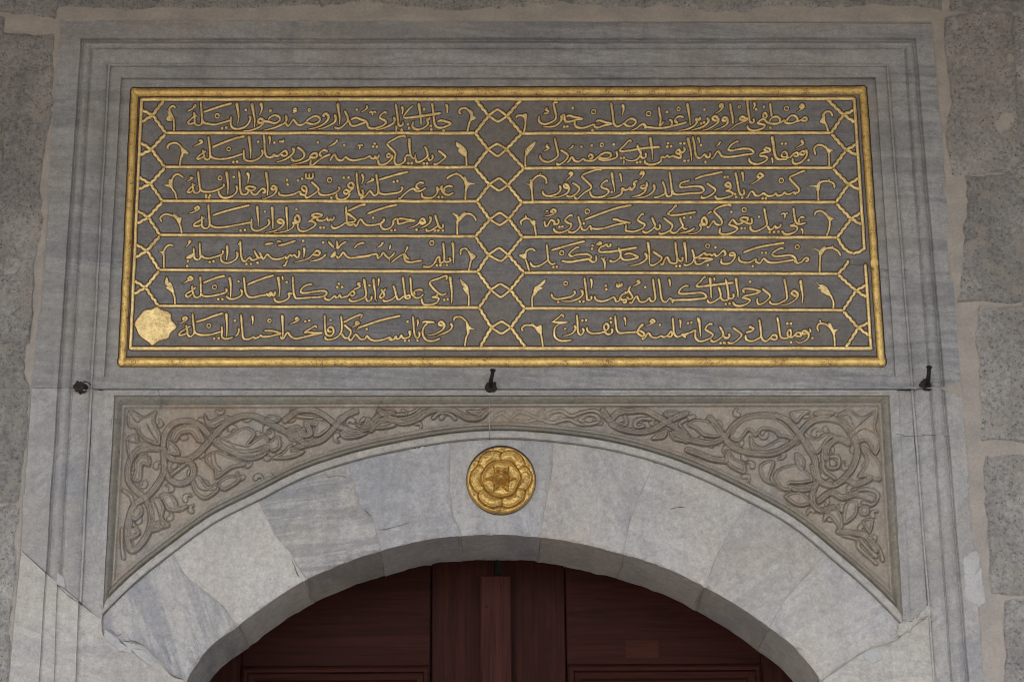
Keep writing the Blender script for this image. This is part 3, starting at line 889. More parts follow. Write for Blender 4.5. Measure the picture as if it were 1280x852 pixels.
FLOWERS = """
W 140 100 7.1
F
s 550 455 548 360 520 290 510 255 540 230 565 250
f 490 265 515 290 535 320 530 365 480 355 500 310
F
s 600 760 612 690 625 640 610 590 570 560 520 565 490 595 505 610
f 600 570 635 605 680 640 670 660 640 655 625 690 615 640
W 140 210 7.1
F
s 575 275 560 220 535 180 530 120 550 70 590 55 635 85
f 455 155 500 150 505 100 530 110 540 190 515 175 485 165
F
s 620 580 605 510 570 445 530 420 470 410 430 440 440 480
f 540 400 610 445 620 440 605 500 580 470
F
s 460 890 460 780 455 750 480 700 520 680 545 695
f 415 735 450 735 470 720 460 790 440 760
W 140 340 7.1
F
s 560 290 555 220 530 160 500 100 480 40
f 485 40 500 90 520 85 545 140 550 190 480 145 490 125 465 95
W 560 110 8.114
F
s 195 445 215 360 235 300 225 250 180 205 125 215 115 245 135 265
f 210 215 250 240 255 290 290 310 245 330 230 340 235 280
F
s 770 450 785 370 780 310 750 280 700 285 695 310
f 745 275 800 260 795 340 780 310
F
s 190 805 185 710 175 660
f 80 545 130 570 190 630 190 690 160 690 100 640 110 615 85 590
F
s 785 805 785 700 800 650
f 890 540 880 580 850 630 830 650 795 690 780 650 790 620 840 570
W 560 205 8.114
F
s 175 370 180 270 185 200 140 130 80 100 10 130 -15 155
f 165 120 185 170 215 190 285 205 220 215 200 250 180 240 160 170
s 80 80 90 100
F
s 860 385 850 260 845 190 880 140 930 115 985 140 1000 180 990 205
f 775 205 830 200 830 155 860 165 855 260 835 250 820 215
s 937 88 937 115
F
s 95 720 95 620 110 560 160 515 220 505 270 540 285 580
f 40 495 100 520 110 545 170 485 180 520 100 600 80 600 85 550
F
s 895 730 880 640 860 590 800 550 740 580 745 620
f 830 580 880 565 890 590 880 640
s 785 515 795 550
W 560 290 8.114
F
s 210 395 225 320 235 260 205 190 170 165 130 185 130 235
f 190 180 240 210 285 245 240 290 225 250
F
s 825 395 800 310 780 250 800 190 850 170 890 195
f 715 235 770 220 800 200 795 270 770 275
F
s 210 755 210 650 190 600
f 120 470 160 505 205 550 215 640 190 630 150 570 165 560 135 530
F
s 855 760 855 660 880 600
f 990 475 985 510 940 560 965 570 920 595 870 650 870 570 930 525
W 560 345 8.114
F
s 170 712 185 620 210 560 190 470 130 415 70 420 60 455
f 180 440 225 510 275 545 220 545 200 600 185 540
F
s 965 722 945 600 920 540 850 500 780 500 750 530 765 560
f 840 475 900 510 950 495 955 580 930 590 880 530
W 1000 100 9.467
F
s 335 615 315 540 285 480 275 420 310 375 360 380 390 430
f 235 495 265 430 250 410 290 400 300 510 285 520
W 1000 180 9.467
F
s 345 275 345 180 335 90 290 30 220 10 170 50 185 130
f 295 10 330 50 400 75 360 100 345 150 325 90
F
s 220 685 215 560 220 490 260 445 340 440 400 470 410 520
f 100 500 190 490 210 465 240 425 245 470 225 560 195 550 190 515
s 345 405 345 440
W 1000 260 9.467
F
s 315 330 345 240 350 150 310 80 250 35 190 45 170 90
f 300 35 345 95 410 125 370 150 350 230 335 130
F
s 232 765 235 640 245 550 290 490 370 470 450 510 485 570
f 135 470 230 505 300 450 310 480 255 560 225 560 215 515
s 385 440 385 475
W 1000 320 9.467
F
s 395 625 395 540 365 470 320 420
f 180 295 215 330 270 335 330 380 375 470 330 470 245 420 250 405 205 370 235 365
W 1000 375 9.467
F
s 412 550 410 470 395 390 350 320 290 280 230 280 205 320 220 370
f 330 290 355 265 400 350 460 350 425 375 415 430 390 400
s 235 225 245 270
"""
SPANDREL = """
P L
W 120 480 4.735
v 370 375 300 372 230 400 190 470 190 560 230 620 290 665
v 290 665 350 600 395 520 400 430 395 350 410 280 460 225 530 210 600 230 650 275 700 330 770 380 850 400 930 400 1010 370
v 400 380 440 430 520 440 590 410 650 350 700 290 760 230 850 185 930 180 1000 210 1080 250 1150 290 1240 345
v 400 500 440 560 500 580 560 550 575 490 545 450 480 440
n 440 530 530 460
v 290 665 230 700 200 780 185 880
f 195 150 280 185 350 150 340 210 375 290 370 350 300 330 240 270 230 250 190 240
g 255 255 275 300 340 330
g 300 230 330 290 365 340
g 195 155 240 220 280 190 340 160
f 180 320 240 290 250 330 330 350 250 375 200 430
g 185 330 250 345
f 230 450 270 415 315 430 310 475 270 470 260 560 215 560 230 500
f 420 330 470 360 490 410 430 400
f 470 330 500 290 560 280 600 330 640 330 600 250 540 230 480 250 440 310
f 710 310 760 310 850 260 900 250 940 290 900 350 980 300 1020 320 1010 400 930 440 850 430 700 350
g 780 330 860 400 960 390
g 740 320 820 350 900 370
g 700 350 800 410 900 430 980 410
f 650 420 700 390 740 400 830 440 880 470 800 490 710 550 700 500 650 450
n 690 400 700 470 730 500
f 720 580 780 540 830 540 850 560 760 620
f 560 550 610 540 660 600 710 580 720 620 650 670 600 650 570 600
g 580 560 620 620 700 620
f 380 650 430 640 470 680 480 720 540 710 500 740 430 740 400 700
f 320 680 370 670 400 720 390 780 430 830 350 840 320 760
g 340 690 370 760 380 830
f 640 170 670 210 740 180 800 190 760 215 690 250 650 230
f 1020 180 1090 190 1060 220 1010 210
f 1030 330 1080 300 1090 360 1050 390 1020 370
f 1130 290 1170 270 1231 250 1231 300 1170 330
f 1100 400 1150 350 1170 380 1231 390 1150 430 1040 430
W 360 480 4.735
v -20 205 60 150 130 145 200 170 280 230 340 260 400 275 460 255 500 220 550 170 620 160
v 280 235 340 180 400 150
v 160 225 110 220 130 280 90 290 50 250 0 270
v 280 240 200 320 100 350 30 380
f 120 210 200 200 250 240 200 290 150 300 165 250
f 310 270 400 285 470 280 400 310 330 310
f 400 220 440 240 470 190 500 230 440 260
v 540 150 600 190 680 205 750 180 800 145
v 490 260 540 210 600 200 680 220 760 200 820 160 900 140 980 150 1060 190 1130 190 1180 150
f 500 250 560 215 640 235 560 255
n 860 190 900 160 960 170 990 195
n 680 150 720 165 770 140
f 1060 150 1130 180 1170 140 1120 150
n 20 150 60 180 130 190 200 200
n 560 150 620 170 700 170
W 120 590 4.735
v 290 140 220 190 190 270 180 360 200 450 240 440 290 380 320 300 320 220 290 150
n 210 290 250 350 200 380
f 215 220 260 190 270 240 220 280
f 190 330 230 320 250 360 200 390
f 330 300 400 290 380 330 320 350 290 400 300 360
n 150 330 150 430 160 500
n 160 100 200 130 220 180
P R
W 600 480 4.735
n 90 180 130 160 180 190 230 155 290 170 350 190 420 160 480 150 540 180 600 160 680 150 740 185
n 180 200 260 215 350 200 430 220 520 200 600 230 700 220
n 350 165 380 190 420 165
n 590 200 650 170 710 200 650 230 590 200
v 730 150 770 200 820 160 900 150 980 150 1060 190 1120 225 1170 260 1231 300
v 770 205 800 240 870 265 960 275 1040 255 1080 230 1140 200 1220 165
n 860 180 870 220 840 245
n 1010 200 960 195 920 220 930 250 970 240
f 1020 315 1080 270 1110 265 1090 310
f 1130 270 1150 320 1200 330 1231 340 1231 310
f 1090 170 1140 200 1180 160 1120 150
W 850 480 4.735
v -30 280 60 320 180 340 270 300 330 230 400 190 500 175 590 185 650 220 710 290 760 360 800 430 810 500 830 560 890 590 950 570 1010 510 1050 430 1050 350 1010 270 960 215 880 195 800 205 740 250 700 310 640 360 560 400 480 405 380 390 300 350 240 270 180 190
f 380 200 500 185 600 210 680 290 690 330 640 310 590 300 560 270 490 260 450 300 410 265 350 330 300 300
f 420 300 450 350 500 365 590 320 650 340 560 390 440 390
f 740 280 800 320 870 285 940 300 880 320 830 390 800 400 770 360
v 870 430 880 360 940 315 1000 340
n 880 420 940 425 940 480 885 485 880 420
n 900 300 860 350 850 420 860 500 920 550
f 940 190 1000 145 1080 190 1170 150 1160 250 1190 330 1160 410 1110 330 1040 340 1020 270
g 1000 290 1060 240 1150 160
g 1020 310 1090 260 1180 300
g 950 190 1000 180 1040 260
f 1070 360 1130 390 1190 470 1190 560 1100 540 1060 540 1110 450
f 270 430 290 390 320 430 380 460 385 520 300 480
v 50 380 180 430 270 445
f 50 230 100 200 200 230 240 300 150 300 100 260
f 560 540 600 490 690 470 740 500 790 560 700 580 650 580 660 620 600 610
f 650 590 720 600 800 570 800 610 720 630 670 620
v 810 580 790 640 800 710 850 740 910 720
f 660 160 770 150 730 180 690 220
f 800 170 830 150 920 160 860 190
f 480 470 560 450 530 560 570 590 500 560
n 40 200 0 230 40 280
f 690 400 740 440 730 500 700 480
W 940 580 4.735
n 360 0 380 120 350 200 400 270 450 250
f 430 330 460 300 500 340 530 380 540 330 510 260 450 260
f 640 250 690 240 690 290 650 290
n 540 410 630 440 640 490 740 580
v 520 390 600 400 680 420 740 500
f 660 330 720 320 700 400
v 400 210 470 160 540 190 620 170 720 200
v 500 110 560 80 620 110 700 80
f 560 230 620 210 620 290 550 340
f 200 180 290 160 350 220 300 240 250 230
n 600 160 680 140 750 170 720 230 660 220
n 640 430 680 480 740 540
n 700 430 750 480 780 560
"""

# ------------------------------------------------------------------ setting
gm = MB(); gm.grid([[(-400, -400, 0), (400, -400, 0)], [(-400, 60, 0), (400, 60, 0)]])
g = gm.build('ground', M_ground, flip_none=None) if False else gm.build('ground', M_ground)
g['kind'] = 'structure'


def wobble(pts, amp, scale=9.0, seed=0.0, axes=(1, 0.35, 1)):
    p = np.asarray(pts, float).reshape(-1, 3)
    o = np.stack([fbm(p, scale, 3, seed + 31.7 * k) for k in range(3)], 1) * amp * np.array(axes)
    return (p + o).reshape(np.asarray(pts).shape)


# ---- masonry wall around the portal
wall = empty('masonry_wall', 'grey rough stone wall with beige mortar joints surrounding the marble portal', 'wall', (0, 0, 0))
# mortar bed with a hole for the portal is simply the wall core behind everything
core = MB()
nx, nz = 620, 520
X_, Z_ = np.meshgrid(np.linspace(-3.6, 3.6, nx), np.linspace(0.0, 6.2, nz))
_e = P([76, 20, 1166, 1222, 620], [27, 760, 32, 760, 27.])
_xl = _e[0, 0] + (_e[1, 0] - _e[0, 0]) * (Z_ - _e[0, 2]) / (_e[1, 2] - _e[0, 2])
_xr = _e[2, 0] + (_e[3, 0] - _e[2, 0]) * (Z_ - _e[2, 2]) / (_e[3, 2] - _e[2, 2])
hole = (X_ > _xl + .01) & (X_ < _xr - .01) & (Z_ < _e[4, 2] - .01)
_q = np.stack([X_.ravel(), Z_.ravel() * 0, Z_.ravel()], 1)
Y_ = np.where(hole, 0.058, 0.001 - 0.006 * fbm(_q, 8, 4).reshape(X_.shape) - 0.003 * fbm(_q, 40, 3, 5).reshape(X_.shape))
gr = np.stack([X_, Y_, Z_], -1)
door_hole = (np.abs(X_ + 0.02) < 1.06) & (Z_ < 3.50)
idx = np.arange(nx * nz).reshape(nz, nx)
q = np.stack([idx[:-1, :-1], idx[:-1, 1:], idx[1:, 1:], idx[1:, :-1]], -1).reshape(-1, 4)
dh = door_hole.ravel(); q = q[~(dh[q].any(1))]
core.add(gr.reshape(-1, 3), q.tolist())
core.build('mortar_bed', M_mort, wall)


def stone(corners, mat, rough=0.0085, proud=0.006, seed=0.0, edge=2.2):
    """rough block: photo-pixel corners TL, TR, BR, BL; irregular edges, pillowed and pitted face"""
    c = np.asarray(corners, float); c = c + np.array([(-6.5, -6.5), (6.5, -6.5), (6.5, 6.5), (-6.5, 6.5)])
    wpx = max(np.hypot(*(c[1] - c[0])), np.hypot(*(c[2] - c[3]))); hpx = max(np.hypot(*(c[3] - c[0])), np.hypot(*(c[2] - c[1])))
    n = int(np.clip(wpx / 2.0, 8, 90)); m = int(np.clip(hpx / 2.0, 8, 150))
    s, t = np.meshgrid(np.linspace(0, 1, n), np.linspace(0, 1, m))
    p = (c[0] * ((1 - s) * (1 - t))[..., None] + c[1] * (s * (1 - t))[..., None] + c[2] * (s * t)[..., None] + c[3] * ((1 - s) * t)[..., None])
    xyz = P(p[..., 0], p[..., 1], 0.0)
    f = xyz.reshape(-1, 3)
    ed = np.minimum(np.minimum(s * wpx, (1 - s) * wpx), np.minimum(t * hpx, (1 - t) * hpx))
    bor = np.clip(1 - ed / 14, 0, 1)[..., None]
    dx = np.stack([fbm(f, 7, 4, seed + 3), np.zeros(len(f)), fbm(f, 7, 4, seed + 17)], 1).reshape(xyz.shape) * 0.036
    xyz = xyz + dx * bor
    y = -0.014 + (proud + .014) * np.clip(ed / 7, 0, 1) ** 0.7 + rough * (fbm(f, 12, 4, seed).reshape(s.shape) + .75 * fbm(f, 50, 4, seed + 5).reshape(s.shape))
    xyz[..., 1] = -y
    b = MB(); b.grid(xyz, 0, True)
    return b.build('stone_block', mat, wall)


blocks = [
    ([(-60, -70), (18, -70), (16, 14), (-60, 14)], 1), ([(22, -70), (76, -70), (72, 22), (20, 16)], 1),
    ([(-70, 22), (3, 22), (1, 432), (-70, 428)], 0), ([(4, 44), (66, 44), (36, 424), (3, 426)], 0),
    ([(-80, 436), (34, 428), (20, 628), (-80, 630)], 2), ([(-80, 638), (19, 636), (6, 900), (-80, 900)], 2),
    ([(80, -70), (400, -70), (396, 7), (78, 9)], 1), ([(404, -70), (700, -70), (696, 5), (402, 6)], 0), ([(704, -70), (1176, -70), (1178, 6), (702, 4)], 1),
    ([(1183, -70), (1256, -70), (1258, 14), (1186, 14)], 1),
    ([(1178, 22), (1260, 20), (1276, 212), (1190, 216)], 0), ([(1264, 0), (1360, 0), (1360, 380), (1282, 380)], 1),
    ([(1214, 224), (1276, 220), (1290, 372), (1206, 376)], 1), ([(1222, 382), (1330, 380), (1340, 556), (1230, 550)], 2),
    ([(1232, 570), (1340, 568), (1350, 736), (1240, 740)], 2), ([(1253, 750), (1350, 748), (1360, 900), (1258, 900)], 2)]
for i, (c, k) in enumerate(blocks): stone(c, S_MATS[k], seed=i * 3.1)
# courses carried on past the frame of the photograph
for i, (y0, y1) in enumerate([(-60, 150), (160, 330), (340, 520), (530, 700), (710, 900)]):
    for s_, x0, x1 in ((-1, -330 + 20 * (i % 2), -90), (1, 1372, 1600 - 30 * (i % 2))):
        stone([(x0, y0), (x1, y0), (x1, y1), (x0, y1)], S_MATS[i % 3], seed=90 + i * 5 + s_)

# ---- marble frame
frame = empty('marble_portal', 'grey moulded marble door surround framing the gilded inscription and carved spandrels', 'door surround', (0, 0, 0))


def line(pL0, pL1, pR0, pR1):
    def left(y): return pL0[0] + (pL1[0] - pL0[0]) * (y - pL0[1]) / (pL1[1] - pL0[1])
    def right(y): return pR0[0] + (pR1[0] - pR0[0]) * (y - pR0[1]) / (pR1[1] - pR0[1])
    return dict(l=left, r=right, tl=pL0, tr=pR0)


def mixl(a, b, t):
    return dict(l=lambda y: a['l'](y) * (1 - t) + b['l'](y) * t, r=lambda y: a['r'](y) * (1 - t) + b['r'](y) * t,
                tl=(a['tl'][0] * (1 - t) + b['tl'][0] * t, a['tl'][1] * (1 - t) + b['tl'][1] * t),
                tr=(a['tr'][0] * (1 - t) + b['tr'][0] * t, a['tr'][1] * (1 - t) + b['tr'][1] * t))


LA = line((76, 27), (20, 760), (1166, 32), (1222, 760))
LB = line((101, 49.5), (65, 600), (1144, 49), (1190, 600))
LB2 = line((105, 53.5), (69, 600), (1140, 53), (1186, 600))
LD = line((113, 61), (82, 600), (1132, 61), (1172, 600))
LE = line((137, 82), (109.5, 600), (1108, 82), (1148, 600))
LM = line((146, 96), (117, 757), (1101, 96), (1138, 757))
LF = line((151, 97), (130, 471), (1095, 96.5), (1120, 471))
PROF = [(LA, -0.04), (LA, 0.0), (mixl(LA, LB, .5), 0.001), (LB, 0.0), (mixl(LB, LB2, .35), -0.010), (mixl(LB, LB2, .7), -0.011), (LB2, -0.005)]
for t in (.12, .3, .5, .7, .88): PROF.append((mixl(LB2, LD, t), -0.006 + 0.009 * math.sin(math.pi * t)))
PROF += [(LD, -0.006), (mixl(LD, LE, .03), -0.0105), (mixl(LD, LE, .08), -0.0105), (mixl(LD, LE, .12), -0.006)]
for t, d in ((.25, -0.006), (.45, -0.008), (.65, -0.012), (.8, -0.017), (.88, -0.020)): PROF.append((mixl(LD, LE, t), d))
PROF += [(mixl(LD, LE, .9), -0.014), (mixl(LD, LE, .985), -0.0145), (LE, -0.022)]


def ushape(L, yb):
    n, m = 46, 90
    yl = np.linspace(yb, L['tl'][1], n); left = np.stack([[L['l'](y) for y in yl], yl], 1)
    s = np.linspace(0, 1, m)[1:-1, None]; top = np.array(L['tl']) * (1 - s) + np.array(L['tr']) * s
    yr = np.linspace(L['tr'][1], yb, n); right = np.stack([[L['r'](y) for y in yr], yr], 1)
    return np.vstack([left, top, right])


def loft(loops, mat, name, parent, seed=0.0, amp=0.0022, sharp=32):
    g = []
    for pts, d in loops:
        x = P(pts[:, 0], pts[:, 1], -0.01); x = wobble(x, amp * 1.25, 6.0, seed)
        x[:, 1] = -d + 0.0012 * fbm(x, 11, 3, seed + 9); g.append(x)
    b = MB(); b.grid(np.array(g), 0, False)
    return b.build(name, mat, parent, sharp=sharp)


loft([(ushape(L, 485.8), d) for L, d in PROF], M_frame, 'upper_moulding', frame)
# inner ledge round the inscription, down to the panel's recess
b = MB()
ring = [(ushape(LE, 471), -0.022), (ushape(mixl(LE, LF, .5), 471), -0.0215), (ushape(LF, 471), -0.022), (ushape(LF, 471), -0.036)]
g = []
for pts, d in ring:
    x = wobble(P(pts[:, 0], pts[:, 1], -0.02), 0.0015, 6, 2.0); x[:, 1] = -d; g.append(x)
b.grid(np.array(g))
def hband(x0a, x1a, ya, x0b, x1b, yb, da, db, n=90, m=3, dref=-0.02, nz=0.0012):
    s, t = np.meshgrid(np.linspace(0, 1, n), np.linspace(0, 1, m))
    xl = x0a + (x0b - x0a) * t; xr = x1a + (x1b - x1a) * t
    x = P(xl + (xr - xl) * s, ya + (yb - ya) * t, dref)
    x[..., 1] = -(da + (db - da) * t) + nz * fbm(x.reshape(-1, 3), 11, 3).reshape(s.shape)
    return x
b.grid(hband(LF['l'](471), LF['r'](471), 470.0, LF['l'](471), LF['r'](471), 470.8, -0.036, -0.020), 0, True)
b.grid(hband(LE['l'](471), LE['r'](471), 470.8, LE['l'](478), LE['r'](478), 478, -0.020, -0.017), 0, True)
b.grid(hband(LE['l'](478), LE['r'](478), 478, LE['l'](486), LE['r'](486), 485.8, -0.017, -0.020), 0, True)
b.grid(hband(LE['l'](486), LE['r'](486), 485.8, LE['l'](486), LE['r'](486), 486.2, -0.020, -0.03), 0, True)
# floor of the recess
b.grid(hband(LF['l'](97), LF['r'](97), 96.5, LF['l'](471), LF['r'](471), 471.5, -0.036, -0.036, 60, 30, -0.036), 0, True)
b.build('inner_ledge', M_frame, frame, sharp=32)

# jambs beside the spandrels
def leg(side, y0, yend, mat, prof, name, seed):
    loops = []
    for L, d in prof:
        f = L['l'] if side < 0 else L['r']
        ye = yend(f) if callable(yend) else yend
        y = np.linspace(y0 if not callable(y0) else y0(f), ye, 44)
        pts = np.stack([[f(v) for v in y], y], 1)
        loops.append((pts, d))
    g = []
    for pts, d in loops:
        x = P(pts[:, 0], pts[:, 1], -0.01)
        if not callable(yend):
            x = np.vstack([x, [[x[-1, 0], x[-1, 1], 0.0]]])
        xx = wobble(x, 0.0022, 6, seed); xx[:, 1] = -d + 0.0012 * fbm(x, 11, 3, seed)
        g.append(xx)
    b = MB(); b.grid(np.array(g), 0, side > 0)
    return b.build(name, mat, frame, sharp=32)


diag = lambda f: 698 + (f(725) - 36) * 0.82
SIDE = [(LE, -0.022), (LM, -0.022), (LM, -0.018)]
LSP = line((142, 494), (128, 757), (1112, 491.5), (1129, 757))
leg(-1, 486.1, diag, M_leg, PROF, 'jamb_moulding', 4.0)
leg(-1, 486.6, diag, M_leg, SIDE + [(LSP, -0.018)], 'jamb_fillet', 5.0)
leg(1, 486.1, 900, M_leg, PROF, 'jamb_moulding', 6.0)
leg(1, 486.6, lambda f: 784 - (f(770) - 1129) * .75, M_leg, SIDE + [(LSP, -0.018)], 'jamb_fillet', 7.0)
b = MB()
b.grid(hband(LM['l'](487), LM['r'](487), 486.7, LM['l'](488), LM['r'](488), 487.4, -0.034, -0.019), 0, True)
b.grid(hband(LM['l'](488), LM['r'](488), 487.4, 142, 1112, 494, -0.019, -0.018), 0, True)
b.build('lintel_strip', M_leg, frame, sharp=32)
# plain lower blocks: left jamb below the slanting break, stones under the arch's ends
G1 = line((54, 775), (46, 900), (1200, 775), (1210, 900))
G1b = line((57, 775), (49, 900), (1200, 775), (1210, 900))
G2 = line((71, 763), (66, 900), (1200, 775), (1210, 900))
G3 = line((98, 765), (92, 900), (1155, 775), (1166, 900))
leg(-1, lambda f: 698.6 + (f(725) - 36) * 0.82, 900, M_leg2,
    [(LA, -0.04), (line((26, 700), (8, 900), (0, 1), (1, 2)), 0.0), (G1, 0.0), (G1, -0.006), (G1b, -0.006), (G1b, 0.0), (G2, 0.0), (G2, -0.007), (G3, -0.007), (G3, -0.018)],
    'jamb_block', 8.0)


def filler(left_pts, right_pts, mat, name, d, seed):
    """stone face between two photo polylines running downward, then straight to the ground"""
    n = 40
    def rs(p):
        p = smooth_poly(p, 1.0); k = np.linspace(0, len(p) - 1, n); i = k.astype(int)
        return p[i]
    a, c = rs(left_pts), rs(right_pts)
    rows = []
    for i in range(n):
        s = np.linspace(0, 1, 50)[:, None]; rows.append(a[i] * (1 - s) + c[i] * s)
    g = P(np.array(rows)[..., 0], np.array(rows)[..., 1], d)
    g = np.concatenate([g, g[-1:] * np.array([1, 1, 0])], 0)
    fl = g.reshape(-1, 3); g[..., 1] = -d + (0.0016 * fbm(fl, 9, 4, seed)).reshape(g.shape[:2])
    b = MB(); b.grid(g, 0, True)
    # reveal going back to the door
    inner = g[:, -1] if left_pts[0][0] < 600 else g[:, 0]
    rv = np.array([inner + np.array([0, k * 0.33, 0]) for k in np.linspace(0, 1, 6)])
    b.grid(rv, 0, left_pts[0][0] > 600)
    return b.build(name, mat, frame, sharp=40)


filler([(98, 752), (97, 765), (94.5, 830), (91.5, 900)], [(126, 772.5), (133, 799), (176, 806), (196, 825), (215, 845), (231, 852), (216, 875), (203, 900)], M_leg2, 'springer_block', -0.019, 3.0)
filler([(1131, 787), (1119, 802), (1082, 814), (1048, 837), (1028, 853), (1044, 876), (1057, 900)], [(1161.5, 760), (1163, 790), (1167, 840), (1171.5, 900)], M_leg2, 'springer_block', -0.019, 5.0)


def ribbon_px(path, width, d, mat, name, parent, seed=0.0, taper=True, h=0.0007):
    """thin filled seam or crack lying on the stone"""
    p = smooth_poly(path, 1.2)
    nrm = np.gradient(p, axis=0); nrm /= np.linalg.norm(nrm, axis=1)[:, None] + 1e-9
    nrm = np.stack([-nrm[:, 1], nrm[:, 0]], 1)
    k = np.linspace(0, 1, len(p))
    w_ = width * (0.75 + 0.9 * fbm(np.stack([p[:, 0], p[:, 1], p[:, 0] * 0], 1), .22, 2, seed))
    w_ = np.clip(w_, width * .35, None) * (np.clip(np.minimum(k, 1 - k) * 9, .25, 1) if taper else 1)
    jit = fbm(np.stack([p[:, 1], p[:, 0], p[:, 0] * 0 + seed], 1), .3, 3, seed)[:, None] * nrm * 1.1
    l, r, c = p + jit - nrm * w_[:, None] / 2, p + jit + nrm * w_[:, None] / 2, p + jit
    g = np.array([P(q[:, 0], q[:, 1], d) for q in (l, c, r)])
    g[1, :, 1] -= h
    g[0, :, 1] += 0.002; g[2, :, 1] += 0.002
    b = MB(); b.grid(g, 0, False)
    return b.build(name, mat, parent)


D_V = -0.024
for path, wd, d in [
        ([(45, 707), (63, 723), (80, 739), (97, 752), (112, 763), (124, 772)], 0.8, -0.004),
        ([(1061, 330.5), (1075, 330.5), (1090, 331.5)], .9, -0.032),
        ([(1096, 336), (1110, 336.5), (1125, 337)], 1.0, -0.030), ([(1125, 337), (1150, 338), (1166, 348)], 1.3, -0.018),
        ([(1120, 542), (1140, 545), (1165, 543), (1200, 546)], .8, -0.003),
        ([(196, 486), (203, 500), (199, 508)], 1.0, -0.017)]:
    ribbon_px(path, wd, d + 0.003, M_crack, 'crack', frame, seed=path[0][0])
for path, wd, d in [([(1124, 484.5), (1150, 484), (1172, 484.5), (1198, 485)], 2.0, -0.002), ([(70, 488), (95, 487), (124, 487.5)], 1.6, -0.002),
                    ([(612, 495), (612, 520), (612.3, 548)], 1.7, -0.0155)]:
    ribbon_px(path, wd, d + 0.003, M_joint, 'mortar_seam', frame, seed=path[0][1])


def patch(pts, d, mat, name, parent, h=0.003):
    p = smooth_poly(pts, 1.2, True)
    p = p + np.stack([fbm(np.stack([p[:, 0], p[:, 1], p[:, 0] * 0 + z_], 1), .25, 3) for z_ in (1, 9)], 1) * 3.0
    c = p.mean(0); rings = []; h = h * .45
    for k, hh in ((1, -0.004), (.93, 0), (.8, h * .8), (.5, h), (.15, h)):
        x = P(*(c + (p - c) * k).T, d); x[:, 1] -= hh; rings.append(np.vstack([x, x[:1]]))
    b = MB(); b.grid(np.array(rings), 0, True)
    n = len(p); b.add(rings[-1][:-1], [tuple(range(n))])
    return b.build(name, mat, parent)


patch([(1203, 690), (1222, 688), (1228, 720), (1232, 752), (1218, 760), (1206, 748), (1204, 715)], 0.0, M_patch, 'mortar_patch', frame)
patch([(130, 786), (150, 800), (178, 808), (196, 830), (188, 832), (170, 818), (148, 812), (133, 800)], -0.016, M_patch, 'mortar_patch', frame)
patch([(1080, 815), (1096, 811), (1104, 822), (1094, 828), (1082, 824)], -0.018, M_patch, 'mortar_patch', frame)
patch([(1176, 486), (1200, 474), (1204, 486), (1200, 498), (1186, 490)], 0.0, M_mort, 'mortar_patch', frame)
patch([(1124, 779), (1142, 773), (1160, 757), (1166, 763), (1150, 778), (1134, 790), (1122, 794)], -0.015, M_leg2, 'mortar_patch', frame)
patch([(62, 714), (76, 716), (82, 734), (70, 729)], -0.002, M_patch, 'mortar_patch', frame)

# ---- carved spandrels
def parse_spandrel():
    out = {}; cur = None; w0 = (0, 0, 1)
    for ln in SPANDREL.strip().splitlines():
        t = ln.split()
        if t[0] == 'P': cur = out.setdefault(t[1], [])
        elif t[0] == 'W': w0 = (float(t[1]), float(t[2]), float(t[3]))
        else:
            p = np.array(t[1:], float).reshape(-1, 2) / w0[2] + np.array(w0[:2]); cur.append((t[0], p))
    return out


def seg_dist(pts, poly):
    """distance of pts (n,2) from a polyline"""
    best = np.full(len(pts), 1e9)
    for a, c in zip(poly[:-1], poly[1:]):
        ab = c - a; L2 = ab @ ab + 1e-9
        t = np.clip(((pts - a) @ ab) / L2, 0, 1)
        dd = pts - a - t[:, None] * ab
        best = np.minimum(best, dd[:, 0] ** 2 + dd[:, 1] ** 2)
    return np.sqrt(best)


def inside(pts, poly):
    r = np.zeros(len(pts), bool); n = len(poly)
    for i in range(n):
        a, c = poly[i], poly[(i + 1) % n]
        if a[1] == c[1]: continue
        cond = (a[1] > pts[:, 1]) != (c[1] > pts[:, 1])
        xx = (c[0] - a[0]) * (pts[:, 1] - a[1]) / (c[1] - a[1]) + a[0]
        r ^= cond & (pts[:, 0] < xx)
    return r


ss = lambda x: np.clip(x, 0, 1) ** 2 * (3 - 2 * np.clip(x, 0, 1))
out_poly = np.stack([np.linspace(110, 1150, 420), interp_curve(OUT, np.linspace(110, 1150, 420))], 1)
prof_ts = ([0, 1.0, 2.0, 3.0, 6, 9, 10, 11, 11.6, 13.6, 14.4, 16], [-.018, -.019, -.027, -.023, -.027, -.036, -.040, -.040, -.033, -.033, -.043, -.045])
prof_arc = ([0, 1.0, 8.4, 9.2, 10.2, 11, 12, 13.5, 15, 15.8, 16.6, 17.4, 18.8, 20.2, 21, 22, 24],
            [-.024, -.016, -.015, -.017, -.029, -.029, -.021, -.018, -.021, -.031, -.031, -.026, -.024, -.028, -.036, -.034, -.045])
CARVE = parse_spandrel()


